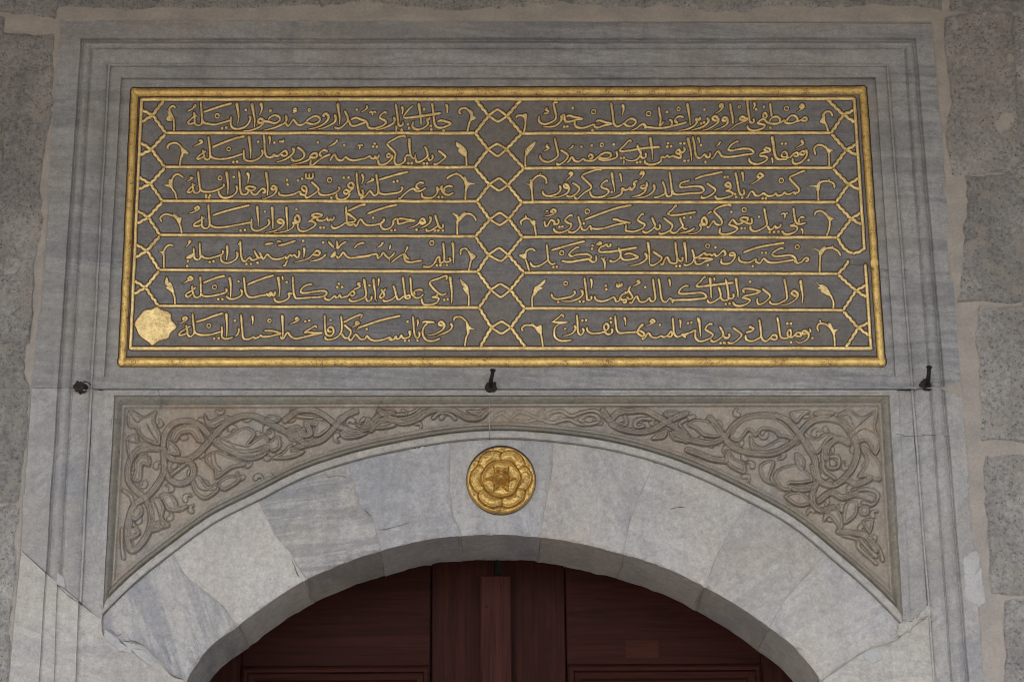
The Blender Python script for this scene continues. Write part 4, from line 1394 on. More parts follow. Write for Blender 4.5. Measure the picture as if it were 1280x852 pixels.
def spandrel(side, label):
    root = empty('carved_spandrel', label, 'relief carving', tuple(P(620 + side * 330, 560, -0.03)), 'carved spandrels over the door arch')
    nc, nr = 640, 320
    s, t = np.meshgrid(np.linspace(0, 1, nc), np.linspace(0, 1, nr))
    if side < 0: xt, xb = 142 + (611.8 - 142) * s, 127 + (611.8 - 127) * s
    else: xt, xb = 612.2 + (1112 - 612.2) * s, 612.2 + (1130 - 612.2) * s
    yt = 494 - 2.5 * (xt - 142) / 970
    yb = interp_curve(OUT, xb)
    px = xt + (xb - xt) * t; py = yt + (yb - yt) * t
    pts = np.stack([px.ravel(), py.ravel()], 1)
    dt = (pts[:, 1] - (494 - 2.5 * (pts[:, 0] - 142) / 970))
    if side < 0: e0, e1 = np.array([142., 494.]), np.array([126., 768.])
    else: e0, e1 = np.array([1112., 491.5]), np.array([1130., 783.])
    ev = (e1 - e0) / np.linalg.norm(e1 - e0)
    ds = np.abs((pts[:, 0] - e0[0]) * ev[1] - (pts[:, 1] - e0[1]) * ev[0])
    op = out_poly[(out_poly[:, 0] < 640)] if side < 0 else out_poly[(out_poly[:, 0] > 590)]
    da = seg_dist(pts, op)
    m = np.minimum(dt, ds)
    ht, ha = np.interp(m, *prof_ts), np.interp(da, *prof_arc)
    h = np.where(m / 15.5 < da / 23, ht, ha)
    orn = np.zeros(len(pts)); groove = np.zeros(len(pts))

    def near(q, pad=9):
        return np.where((pts[:, 0] > q[:, 0].min() - pad) & (pts[:, 0] < q[:, 0].max() + pad) & (pts[:, 1] > q[:, 1].min() - pad) & (pts[:, 1] < q[:, 1].max() + pad))[0]
    for k, p in CARVE['L' if side < 0 else 'R']:
        q = smooth_poly(p, 2.5, k == 'f')
        sel = near(q)
        if not len(sel): continue
        pp = pts[sel]
        if k in 'vn':
            d = seg_dist(pp, q); hw = 3.0 if k == 'v' else 1.5
            orn[sel] = np.maximum(orn[sel], ss((hw + .5 - d) / 1.0) * (0.80 if k == 'v' else .60))
            if k == 'v':
                groove[sel] = np.maximum(groove[sel], 0.42 * np.exp(-((d - 1.0) / 0.5) ** 2))
            groove[sel] = np.maximum(groove[sel], 0.62 * np.exp(-((d - hw - .9) / 0.55) ** 2))
        elif k == 'f':
            d = seg_dist(pp, np.vstack([q, q[:1]])); ins = inside(pp, q)
            hh = np.where(ins, 0.72 * ss((d + .4) / 0.9) + 0.16 * ss(d / 6.0), 0.72 * ss((.4 - d) / 0.9))
            orn[sel] = np.maximum(orn[sel], hh)
            groove[sel] = np.maximum(groove[sel], np.where(ins, 0.50 * np.exp(-((d - 2.3) / 0.55) ** 2), 0.60 * np.exp(-((d - .9) / 0.55) ** 2)))
        else:
            d = seg_dist(pp, q); groove[sel] = np.maximum(groove[sel], 0.75 * np.exp(-(d / 0.6) ** 2))
    # small comma leaves between the traced stems
    r2 = np.random.default_rng(11 + side)
    cand = pts[r2.permutation(len(pts))[:900]]; placed = []
    for c in cand:
        i = np.argmin(((pts - c) ** 2).sum(1))
        if m[i] < 23 or da[i] < 33 or orn[i] > .05 or any(np.hypot(*(c - q)) < 15 for q in placed): continue
        placed.append(c); a0 = r2.random() * 6.28; L = 10 + 7 * r2.random(); kk = r2.choice([-1, 1]) * .20
        u = np.linspace(0, 1, 8); an = a0 + kk * u * L
        q = c + np.cumsum(np.stack([np.cos(an), np.sin(an)], 1) * L / 8, 0) - np.array([math.cos(a0), math.sin(a0)]) * L / 2
        sel = near(q, 5); pp = pts[sel]; d = seg_dist(pp, q)
        tt = np.clip(((pp - q[0]) @ (q[-1] - q[0])) / (np.sum((q[-1] - q[0]) ** 2) + 1e-6), 0, 1)
        hw = 2.9 * (1 - .8 * tt)
        free = orn[sel] < .3
        orn[sel] = np.where(free, np.maximum(orn[sel], .40 * ss((hw + .4 - d) / .9)), orn[sel])
        groove[sel] = np.where(free, np.maximum(groove[sel], .5 * np.exp(-((d - hw - .8) / .55) ** 2)), groove[sel])
    fade = ss((m - 14) / 3) * ss((da - 22.5) / 3)
    if side > 0: fade = fade * np.clip((pts[:, 0] - 600) / 170, .35, 1)      # the crown of the right slab is worn nearly flat
    n3 = np.stack([pts[:, 0], pts[:, 1], pts[:, 0] * 0], 1)
    h = h + fade * (0.0125 * orn - 0.0125 * groove) + 0.0012 * fbm(n3, .12, 4) + 0.0007 * fbm(n3, .5, 2, 9)
    h = np.where((t.ravel() > .999) & (da < .5), -0.04, h)
    xyz = P(pts[:, 0], pts[:, 1], -0.028); xyz[:, 1] = -h
    g = xyz.reshape(nr, nc, 3)
    # material: the plain fascia next to the arch is paler than the stained carving
    dq = da.reshape(nr, nc); fc = (dq[:-1, :-1] < 8.8)
    b = MB(); b.grid(g, 0, True)
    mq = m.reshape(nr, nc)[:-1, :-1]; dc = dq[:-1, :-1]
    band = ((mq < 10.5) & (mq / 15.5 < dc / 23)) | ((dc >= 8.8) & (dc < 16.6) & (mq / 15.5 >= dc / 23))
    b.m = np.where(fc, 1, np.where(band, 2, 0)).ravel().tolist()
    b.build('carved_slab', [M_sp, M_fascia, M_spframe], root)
    return root


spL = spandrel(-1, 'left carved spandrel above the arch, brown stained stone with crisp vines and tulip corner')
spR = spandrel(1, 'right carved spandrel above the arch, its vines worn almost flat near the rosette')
ribbon_px([(200, 498), (203, 505), (198, 512)], 1.0, -0.025, M_crack, 'crack', spL, 1.0)
ribbon_px([(479, 497), (474, 505), (471, 512), (468, 520)], 1.0, -0.030, M_crack, 'crack', spL, 2.0)
ribbon_px([(334, 580), (341, 592), (352, 603), (353, 610)], 1.0, -0.016, M_crack, 'crack', spL, 3.0)

# ---- the arch, stone by stone
arch = empty('marble_arch', 'pale marble arch of nine veined stones over the dark red door', 'arch', tuple(P(620, 668, D_V)))


def arc_between(curve, p0, p1, n):
    x = np.linspace(p0[0], p1[0], n); return np.stack([x, interp_curve(curve, x)], 1)


def resample(p, n):
    d = np.r_[0, np.cumsum(np.hypot(*np.diff(p, axis=0).T))]; k = np.linspace(0, d[-1], n)
    return np.stack([np.interp(k, d, p[:, 0]), np.interp(k, d, p[:, 1])], 1)


def coons(O, I, A, B, n, m):
    """O outer (n pts), I inner, A left joint (m pts outer->inner), B right joint"""
    s = np.linspace(0, 1, n)[None, :, None]; t = np.linspace(0, 1, m)[:, None, None]
    return ((1 - t) * O[None] + t * I[None] + (1 - s) * A[:, None] + s * B[:, None]
            - ((1 - s) * (1 - t) * O[0] + s * (1 - t) * O[-1] + (1 - s) * t * I[0] + s * t * I[-1]))


def voussoir(k):
    A, B = smooth_poly(JOINTS[k], 1.5), smooth_poly(JOINTS[k + 1], 1.5)
    span = max(abs(JOINTS[k + 1][0][0] - JOINTS[k][0][0]), 60)
    n, m = int(span / 1.9), 70
    O = resample(arc_between(OUT, JOINTS[k][0], JOINTS[k + 1][0], 90), n)
    I = resample(arc_between(INN, JOINTS[k][-1], JOINTS[k + 1][-1], 90), n)
    A, B = resample(A, m), resample(B, m)
    O[0], I[0], O[-1], I[-1] = A[0], A[-1], B[0], B[-1]
    px = coons(O, I, A, B, n, m)
    s, t = np.meshgrid(np.linspace(0, 1, n), np.linspace(0, 1, m))
    wS, wT = span, 110.0
    eS = np.minimum(s, 1 - s) * wS; eI = (1 - t) * wT; eO = t * wT
    xyz = P(px[..., 0], px[..., 1], D_V); f = xyz.reshape(-1, 3)
    nz = lambda sc, oc, sd: fbm(f, sc, oc, sd + k * 7.3).reshape(s.shape)
    # pull joint edges in, unevenly
    chip = np.clip(nz(22, 3, 5) + .12, 0, 1)
    ctr = xyz.mean((0, 1))
    d = 0.0016 * nz(7, 4, 1) + 0.0006 * nz(45, 3, 2)
    d -= (0.0018 + 0.004 * chip) * np.exp(-eS / 1.8)
    arris = np.clip(nz(30, 3, 11) * 1.5, 0, 1)
    d -= (0.002 + 0.014 * arris) * np.exp(-eI / (1.5 + 3 * arris))
    d -= 0.003 * np.exp(-eO / 1.5)
    xyz[..., 1] = -(D_V + d)
    # edges toward the joint retreat by about a millimetre
    wS1 = np.exp(-s * wS / 2.0)[..., None]; wS2 = np.exp(-(1 - s) * wS / 2.0)[..., None]
    tang = xyz[:, -1:] - xyz[:, :1]; tang /= np.linalg.norm(tang, axis=-1, keepdims=True)
    xyz += tang * (wS1 - wS2) * (0.0004 + 0.0014 * chip[..., None])
    b = MB(); b.grid(xyz, 0, True)
    # sides (into the joints) and soffit
    for e, fl in ((xyz[:, 0], True), (xyz[:, -1], False), (xyz[0], False)):
        b.grid(np.array([e, e + np.array([0, .33, 0])]), 0, fl)
    inn = xyz[-1]
    deep = np.array([0, .016, .05, .12, .2, .27, .325])
    sof = []
    for q in deep:
        e = inn + np.array([0, q, 0])
        if q > 0:
            e = e + np.stack([np.zeros(n), np.zeros(n), 0.004 * fbm(e, 9, 4, k + q) + 0.004 * fbm(e * np.array([1, .3, 1]), 30, 2, k)], 1)
        sof.append(e)
    b.grid(np.array(sof), 0, True)
    return b.build('voussoir', V_MATS[k], arch, sharp=48)


for k in range(9): voussoir(k)
# mortar that shows in the open joints
for k in range(0, 10):
    q = smooth_poly(JOINTS[k], 2.0); q = resample(q, 40)
    nrm = np.gradient(q, axis=0); nrm /= np.linalg.norm(nrm, axis=1)[:, None]; nrm = np.stack([-nrm[:, 1], nrm[:, 0]], 1)
    g = np.array([P(*(q + nrm * o).T, D_V) for o in (-3, 0, 3)])
    g[..., 1] = -(D_V - 0.0030)
    g[..., 1] += 0.0015 * fbm(g.reshape(-1, 3), 40, 2, k).reshape(3, 40)
    b = MB(); b.grid(g)
    e = g[:, -1] + np.array([0, 0, .0012]); b.grid(np.array([e, e + np.array([0, .33, 0])]), 0, True)
    b.build('joint_mortar', M_joint, arch)
for path, wd in [([(456, 637), (460, 641), (465, 645)], 2.6), ([(365, 700), (368, 707), (371, 716), (375, 721)], 2.6),
                 ([(408, 596), (425, 594), (434, 597)], .8), ([(471, 662), (490, 659), (512, 652)], 1.1),
                 ([(136, 785), (146, 793), (152, 792)], 1.3),
                 ([(155, 801), (168, 800), (176, 806)], 1.5), ([(195, 824), (205, 838), (222, 846), (230, 848)], 1.5),
                 ([(204, 806), (210, 820), (214, 830)], .8), ([(838, 636), (848, 633), (856, 634)], 1.6)]:
    ribbon_px(path, wd * .45, D_V + 0.0035, M_crack, 'crack', arch, seed=path[0][0])
patch([(511, 561.5), (520, 559.6), (532, 558), (530, 564), (522, 567), (514, 566)], D_V, M_patch, 'mortar_patch', arch, 0.004)
patch([(488, 660), (496, 657), (500, 661), (492, 663)], D_V, M_patch, 'mortar_patch', arch, 0.002)

# ------------------------------------------------------------------ inscription panel
D_F = -0.036                                     # ground of the inscription
panel = empty('inscription_panel', 'grey stone panel of gilded Ottoman verse in fourteen cartouches inside a gold border', 'inscription', tuple(P(622, 460, D_F)))
b = MB(); b.grid(hband(166, 1081, 112, 150, 1105, 456, D_F + 0.001, D_F + 0.001, 80, 40, D_F, 0.0), 0, True)
b.build('ground_slab', M_field, panel)


def stroke(mb, pts, width, h=0.0046, base=D_F + 0.001, outline=1.75, lift=0.0, taper='n', nib=True, step=0.85, resmooth=True, lvl=0.9, jit=.10):
    """one raised, gilded stroke: rounded section, dark bole peeping out along both feet"""
    p = smooth_poly(pts, step) if resmooth else np.asarray(pts, float)
    if len(p) < 3: p = resample(p, 3)
    tg = np.gradient(p, axis=0); tg /= np.linalg.norm(tg, axis=1)[:, None] + 1e-9
    nr = np.stack([-tg[:, 1], tg[:, 0]], 1)
    d = np.r_[0, np.cumsum(np.hypot(*np.diff(p, axis=0).T))]; L = d[-1]; k = d / L
    wd = np.full(len(p), width, float)
    if nib:
        ang = np.arctan2(tg[:, 1], tg[:, 0]); wd *= 0.76 + 0.42 * np.abs(np.sin(ang + math.radians(42)))
    if taper == 't': wd *= np.clip(1.15 - 0.85 * np.clip((k - .45) / .55, 0, 1), .2, 1.15)
    elif taper == 'a': wd *= 1.22 - 0.75 * k
    if nib: wd *= np.clip(.70 + L / 55, .70, 1)
    e = np.minimum(d, L - d); wd *= np.clip(.32 + e / 2.3, .3, 1)
    n2 = fbm(np.stack([p[:, 0], p[:, 1], p[:, 0] * 0], 1), .35, 2, 3); wd *= 1 + jit * n2
    hh = h * np.clip(.4 + wd / width * .6, .35, 1.05) * np.clip(.55 + e / 2.5, .5, 1)
    offs = [-1.0, -.84, -.45, 0, .45, .84, 1.0]; hs = [0.0, .66, lvl, 1.0, lvl, .66, 0.0]
    g = []
    for o, q in zip(offs, hs):
        c = p + nr * (o * wd / 2)[:, None]; x = P(c[:, 0], c[:, 1], base + h * .5); x[:, 1] = -(base + q * hh + lift * .2); g.append(x)
    mb.grid(np.array(g), 0)
    for x in (g,):                                            # close the two ends
        n = len(x)
        for i, fl in ((0, False), (-1, True)):
            ring = np.array([r[i] for r in x]); f = tuple(range(n)); mb.add(ring, [f if fl else f[::-1]], 0)
    g = []
    ow = wd / 2 + outline * .5
    pe = p.copy(); pe[0] -= tg[0] * outline * .5; pe[-1] += tg[-1] * outline * .5
    for o in (-1, 0, 1):
        c = pe + nr * (o * ow)[:, None]; x = P(c[:, 0], c[:, 1], base); x[:, 1] = -(base + 0.0007 + lift * .25 - abs(o) * 0.0004); g.append(x)
    mb.grid(np.array(g), 1)


def dome(mb, poly, h=0.0042, base=D_F + 0.001, outline=0.9, lift=0.0, flat=False):
    p = np.asarray(poly, float); c = p.mean(0)
    R = np.sqrt(((p - c) ** 2).sum(1)).mean()
    rings = []
    k1 = max(.8, 1 - .35 / R); k2 = max(.55, 1 - 1.0 / R)
    for k, q in ((1, 0.0), (k1, .70), (k2, .95), (k2 * .93, .98), (k2 * .6, 1.0), (k2 * .2, 1.0)):
        w_ = c + (p - c) * k; x = P(w_[:, 0], w_[:, 1], base + h * .5); x[:, 1] = -(base + h * q + lift * .2); rings.append(np.vstack([x, x[:1]]))
    mb.grid(np.array(rings), 0, False)
    n = len(p); mb.add(rings[-1][:-1], [tuple(range(n))[::-1]], 0)
    o = c + (p - c) * (1 + outline / R); x = P(o[:, 0], o[:, 1], base); x[:, 1] = -(base + 0.0002 + lift * .25)
    y = P(p[:, 0], p[:, 1], base); y[:, 1] = -(base + 0.0006 + lift * .25)
    mb.grid(np.array([np.vstack([x, x[:1]]), np.vstack([y, y[:1]])]), 1, False)


def circle(c, r, n=14, ph=0.0, sq=1.0):
    a = np.linspace(0, 2 * np.pi, n, endpoint=False) + ph
    return np.stack([c[0] + r * np.cos(a), c[1] + r * sq * np.sin(a)], 1)


SCALE = 10.667
cur = None; win = (0, 0); mb = None; verses = []
for ln in VERSES.strip().splitlines():
    t = ln.split()
    if t[0] == 'V':
        mb = MB(); verses.append((t[1], mb)); cnt = 0
    elif t[0] == 'W': win = np.array(t[1:3], float)
    else:
        v = np.array(t[1:], float); cnt += 1; lift = 0.00012 * (cnt % 9)
        if t[0] == 'o':
            c = win + v[:2] / SCALE; r = v[2] / SCALE
            stroke(mb, circle(c, r * .92, 13)[list(range(13)) + [0, 1]], 1.8, 0.0038, lift=lift, nib=False, outline=1.6)
        elif t[0] == 'd':
            for q in v.reshape(-1, 2) / SCALE + win:
                dome(mb, circle(q, 2.05, 8, rng.random() * .5), 0.0042, lift=lift, outline=.6)
        elif t[0] == 'f':
            dome(mb, smooth_poly(v.reshape(-1, 2) / SCALE + win, 1.2, True), lift=lift)
        else:
            stroke(mb, v.reshape(-1, 2) / SCALE + win, 3.25 if t[0] == 'k' else (3.3 if t[0] == 'a' else 2.85), lift=lift, taper=t[0])
for nm, m in verses: m.build('verse', [M_gold, M_bole], panel)

win = (0, 0, 1); mb = None; fl = []
for ln in FLOWERS.strip().splitlines():
    t = ln.split()
    if t[0] == 'W': win = (np.array(t[1:3], float), float(t[3]))
    elif t[0] == 'F': mb = MB(); fl.append(mb); cnt = 0
    else:
        p = np.array(t[1:], float).reshape(-1, 2) / win[1] + win[0]; cnt += 1
        if t[0] == 's': stroke(mb, p, 2.8, 0.0042, lift=.0001 * cnt, nib=False)
        else: dome(mb, smooth_poly(p, 1.2, True), 0.0044, lift=.0001 * cnt)
for m in fl: m.build('flower_ornament', [M_gold, M_bole], panel)

# strapwork of the cartouches
BY = [(124, 124, 124, 123.3), (166, 166.4, 166.6, 166), (208.5, 209, 210, 209.6), (251, 251.6, 252.5, 252.7), (293.4, 295.4, 296, 296.7),
      (337, 339.5, 340.5, 342), (382, 384.3, 385, 387.5), (435, 434, 434, 435)]
BXL = [205, 207, 206, 203, 200, 199, 198, 198]; BXM = [594, 594, 593, 596, 594, 597, 599, 600]
BXN = [652, 652, 655, 652.5, 653, 655, 656, 657]; BXR = [1034, 1039, 1041, 1045, 1046.5, 1047.5, 1054, 1057]
CL = [(190.7, 143.7), (189.3, 186.6), (188, 229.7), (185.5, 271.5), (183.7, 313), (182, 359)]
CLB = [(137.3, 152.8), (178, 194), (221, 236.5), (263, 279.5), (305, 322), (350.5, 367.6)]
CM = [((610.8, 144.5), (633.7, 145), (622, 137), (622.5, 151.8)), ((610, 186.5), (633, 186.5), (621.5, 180), (622, 195)),
      ((611.8, 230.3), (634.7, 231), (624, 223), (624, 238)), ((612.4, 274), (636, 273.5), (624.7, 266), (624.7, 281)),
      ((610.5, 318.4), (635.3, 318.4), (624, 310), (626, 326)), ((613.6, 362), (638, 362.3), (625.5, 355), (626, 371)),
      ((614.2, 409), (638.6, 409), (627, 402), (627, 416.5))]
CR = [(1054.4, 143.3), (1057.9, 187.4), (1060.7, 230.2), (1064, 273.2), None, (1070, 363), (1072.9, 409.3)]
CRB = [(137.5, 153), (180, 194), (222.5, 237), (265.5, 281), None, (356, 371.5), (403, 419.5)]
bl = lambda y: 177 + (163 - 177) * (y - 124) / 311
br = lambda y: 1067.6 + (1088.7 - 1067.6) * (y - 124) / 311


def wavy(mb, pts, lift):
    p = smooth_poly(pts, 0.9)
    tg = np.gradient(p, axis=0); tg /= np.linalg.norm(tg, axis=1)[:, None] + 1e-9
    nr = np.stack([-tg[:, 1], tg[:, 0]], 1)
    d = np.r_[0, np.cumsum(np.hypot(*np.diff(p, axis=0).T))]
    env = np.clip(np.minimum(d, d[-1] - d) / 4, 0, 1)
    p = p + nr * (0.5 * np.sin(d * 2 * np.pi / 7.5 + 1) * env)[:, None]
    stroke(mb, p, 4.1, 0.0044, lift=lift, nib=False, resmooth=False, outline=1.8, lvl=.95)


lat = MB(); c_ = 0
def lift_():
    global c_
    c_ += 1; return 0.00011 * (c_ % 11)
for i in range(1, 7):
    for x0, x1, ya, yb in ((BXL[i], BXM[i], BY[i][0], BY[i][1]), (BXN[i], BXR[i], BY[i][2], BY[i][3])):
        xs = np.linspace(x0, x1, 60); ys = np.linspace(ya, yb, 60) + .5 * fbm(np.stack([xs, xs * 0 + i, xs * 0], 1), .05, 3)
        stroke(lat, np.stack([xs, ys], 1), 4.1, 0.0046, lift=lift_(), nib=False, outline=1.8, lvl=.97, jit=.07)
for i, c in enumerate(CL):
    t0, t1 = CLB[i]
    wavy(lat, [(BXL[i], BY[i][0] + 1), c], lift_()); wavy(lat, [c, (bl(t1) + 1, t1)], lift_())
    wavy(lat, [(BXL[i + 1], BY[i + 1][0]), c], lift_()); wavy(lat, [c, (bl(t0) + 1, t0)], lift_())
for i, (a, c, tp, bt) in enumerate(CM):
    wavy(lat, [(BXM[i], BY[i][1]), a], lift_()); wavy(lat, [a, (BXM[i + 1], BY[i + 1][1])], lift_())
    wavy(lat, [(BXN[i], BY[i][2]), c], lift_()); wavy(lat, [c, (BXN[i + 1], BY[i + 1][2])], lift_())
    stroke(lat, [a, ((a[0] + tp[0]) / 2, (a[1] + tp[1]) / 2 - .6), tp, ((c[0] + tp[0]) / 2, (c[1] + tp[1]) / 2 - .6), c], 3.4, 0.0044, lift=lift_(), nib=False)
    stroke(lat, [a, ((a[0] + bt[0]) / 2, (a[1] + bt[1]) / 2 + .6), bt, ((c[0] + bt[0]) / 2, (c[1] + bt[1]) / 2 + .6), c], 3.4, 0.0044, lift=lift_(), nib=False)
for i in range(7):
    if CR[i] is None:
        wavy(lat, [(BXR[4], BY[4][3]), (1056, 311), (1066, 317)], lift_()); wavy(lat, [(1066, 317), (1074, 314.5), (1080, 311)], lift_())
        wavy(lat, [(1061, 324.5), (1057, 332), (BXR[5], BY[5][3])], lift_()); continue
    c = CR[i]; t0, t1 = CRB[i]
    wavy(lat, [(BXR[i], BY[i][3] + 1), c], lift_()); wavy(lat, [c, (br(t1) - 1, t1)], lift_())
    wavy(lat, [(BXR[i + 1], BY[i + 1][3]), c], lift_()); wavy(lat, [c, (br(t0) - 1, t0)], lift_())
lat.build('cartouche_strapwork', [M_gold, M_bole], panel)

# plain inner fillet (broken and mended on the right) and the rounded outer border
fil = MB()
for p0, p1, wd in (((175, 124.2), (1069, 123.2), 4.6), ((161.5, 435.2), (1091, 435), 5.2), ((177, 123), (163, 437), 4.4), ((1067.6, 122), (1080.6, 313), 4.4), ((1081.4, 329), (1088.8, 437), 4.4)):
    k = np.linspace(0, 1, 80)[:, None]; p = np.array(p0) * (1 - k) + np.array(p1) * k
    p = p + .45 * fbm(np.concatenate([p, p * 0], 1)[:, :3], .06, 3)[:, None]
    stroke(fil, p, wd * .95, 0.0050, lift=lift_(), nib=False, outline=2.0, lvl=.98, jit=.06)
fil.build('inner_fillet', [M_gold, M_bole], panel)
bor = MB()
for p0, p1, wd in (((163.5, 115.2), (1083, 112.6), 10.5), ((147.5, 451.8), (1107.5, 451.5), 12.5), ((168.5, 110), (152.6, 458), 10.0), ((1078.3, 107.5), (1102.2, 457.5), 10.2)):
    k = np.linspace(0, 1, 160)[:, None]; p = np.array(p0) * (1 - k) + np.array(p1) * k
    p = p + .5 * fbm(np.concatenate([p, p * 0], 1)[:, :3], .05, 3)[:, None]
    stroke(bor, p, wd * .93, 0.0110, lift=lift_(), nib=False, outline=2.0, lvl=.93, jit=.03)
bor.build('outer_border', [M_goldb, M_bole], panel)
dome_mb = MB(); dome(dome_mb, circle((1092.8, 329), 5.6, 20, 0, 1.3), 0.0105, base=D_F + .001, outline=.3); dome_mb.build('border_mend', [M_goldb, M_bole], panel)
med = MB()
mp = np.array([400, 305, 440, 330, 500, 350, 525, 375, 530, 420, 575, 485, 520, 540, 500, 585, 420, 610, 360, 650, 320, 620, 250, 570, 215, 500, 200, 450, 255, 370, 290, 335, 350, 325], float).reshape(-1, 2) / 7.1 + np.array([140, 340])
dome(med, smooth_poly(mp, 1.0, True), 0.0042, outline=.8)
med.build('gold_medallion', [M_gold, M_bole], panel)

# ------------------------------------------------------------------ gilded rosette
rc, rr = np.array([626.3, 600.2]), 42.6
ros = empty('gilded_rosette', 'round gilded rosette boss with layered petals fixed at the crown of the marble arch', 'rosette', tuple(P(rc[0], rc[1], D_V)))
na, nr_ = 420, 150
th, rad = np.meshgrid(np.linspace(0, 2 * np.pi, na), np.linspace(1.0, 0.0, nr_))
# six outer petals with cusps at 90 deg + 60k, scalloped inner ring, six-pointed star, seed head
_w = np.stack([np.cos(th) * rad, np.sin(th) * rad, rad * 0], -1).reshape(-1, 3)
th2 = th + 0.10 * fbm(_w, 3.0, 3, 1).reshape(th.shape); rd2 = rad + 0.030 * fbm(_w, 4.0, 3, 5).reshape(th.shape) * (rad < .95)
cusp = np.abs(np.sin(3 * (th2 - math.pi / 2)))              # 0 at the cusps
r_out = 0.76 + 0.140 * cusp ** 0.6
r_in = 0.56 + 0.012 * np.cos(6 * (th2 - math.pi / 2) + math.pi)
ridge = np.abs(np.sin(3 * (th2 - math.pi / 2 - math.pi / 6)))
r_star = 0.25 + 0.19 * (1 - ridge) ** 1.5
hgt = 0.008 * np.clip((1 - rad) / .05, 0, 1) ** .5
line = lambda r, wd, q: -q * np.exp(-((rd2 - r) / wd) ** 2)
hgt += 0.0030 * ss((r_out - rd2) / .04) + line(r_out, .018, .0035) + line(r_out - .06, .012, .0012)
hgt += 0.0045 * np.sin(np.clip((r_out - rd2) / .30, 0, 1) * math.pi) * (rd2 > r_in) * (0.3 + 0.7 * cusp)
hgt += 0.0040 * ss((r_in - rd2) / .03) + line(r_in, .016, .0035) + 0.0016 * np.exp(-((rd2 - r_in + .035) / .016) ** 2)
hgt -= 0.0030 * np.sin(np.clip((r_in - .05 - rd2) / .22, 0, 1) * math.pi) * (rd2 > r_star)
hgt += 0.0042 * ss((r_star - rd2) / .06) + line(r_star, .020, .0028)
hgt += 0.0030 * np.exp(-(ridge / .14) ** 2) * np.exp(-((rd2 - .34) / .10) ** 2)
hgt += line(.20, .040, .0105) * (0.75 + .45 * fbm(_w, 6, 2, 8).reshape(th.shape))
hgt += 0.0085 * ss((.17 - rd2) / .07) + 0.0026 * np.cos(7 * th2) * np.exp(-((rd2 - .11) / .045) ** 2)
leafk = np.exp(-(((th2 - math.pi / 2 + math.pi / 6) % (math.pi / 3) - math.pi / 6) / .10) ** 2)
hgt += 0.0035 * leafk * np.exp(-((rd2 - .86) / .07) ** 2) - 0.0026 * np.exp(-(((th2 - math.pi / 2 + math.pi / 6) % (math.pi / 3) - math.pi / 6) / .03) ** 2) * (rd2 > r_in) * (rd2 < .95)
for k in range(16):                                       # chased leaf tips and nicks between the rings
    a_, r_, o_ = rng.random() * 6.28, .62 + .26 * rng.random(), rng.random() * 3.1
    u_ = rad * np.cos(th) - r_ * math.cos(a_); v_ = rad * np.sin(th) - r_ * math.sin(a_)
    hgt -= 0.0022 * np.exp(-((u_ * math.cos(o_) + v_ * math.sin(o_)) / .07) ** 2 - ((-u_ * math.sin(o_) + v_ * math.cos(o_)) / .014) ** 2)
px = rc[0] + rr * rad * np.cos(th) * 1.012; py = rc[1] - rr * rad * np.sin(th) * .985
xyz = P(px, py, D_V + .008); f = xyz.reshape(-1, 3)
hgt += 0.0020 * fbm(f, 45, 4, 2).reshape(th.shape) + 0.0012 * fbm(f, 120, 3, 4).reshape(th.shape)
xyz[..., 1] = -(D_V + 0.002 + hgt * 1.8)
b = MB(); b.grid(xyz[:, :], 0, True)
b.grid(np.array([xyz[0] + np.array([0, .014, 0]), xyz[0]]), 0, True)
b.build('petal_disc', M_goldr, ros)
ob = MB(); o_ = circle(rc, rr + 1.0, 80); i_ = circle(rc, rr - 1, 80)
x, y = P(*o_.T, D_V), P(*i_.T, D_V); x[:, 1] = -(D_V + .0030); y[:, 1] = -(D_V + .0045)
ob.grid(np.array([np.vstack([x, x[:1]]), np.vstack([y, y[:1]])]), 0, True); ob.build('fixing_rim', M_bole, ros)

# ------------------------------------------------------------------ doors
D_D = D_V - 0.31
def door_box(mb, x0, y0, x1, y1, d0, d1, m=0):
    """board seen between photo corners, its face at depth d1"""
    a = P(x0, y0, d1); c = P(x1, y1, d1)
    mb.box(a[0], c[0], -d1, -d0, c[2], a[2], m)


def frame_rect(mb, x0, y0, x1, z_bot, prof, m=0):
    """moulded rectangle; prof = list of (inset m, depth); the top at photo y0"""
    a = P(x0, y0, D_D); c = P(x1, y0, D_D)
    g = []
    for ins, d in prof:
        l, r, tz, bz = a[0] + ins, c[0] - ins, a[2] - ins, z_bot + ins
        g.append([(l, -d, bz), (l, -d, tz), (r, -d, tz), (r, -d, bz), (l, -d, bz)])
    mb.grid(np.array(g, float), m, False)
    ins, d = prof[-1]
    l, r, tz, bz = a[0] + ins, c[0] - ins, a[2] - ins, z_bot + ins
    mb.add([(l, -d, bz), (r, -d, bz), (r, -d, tz), (l, -d, tz)], [(0, 1, 2, 3)], m)


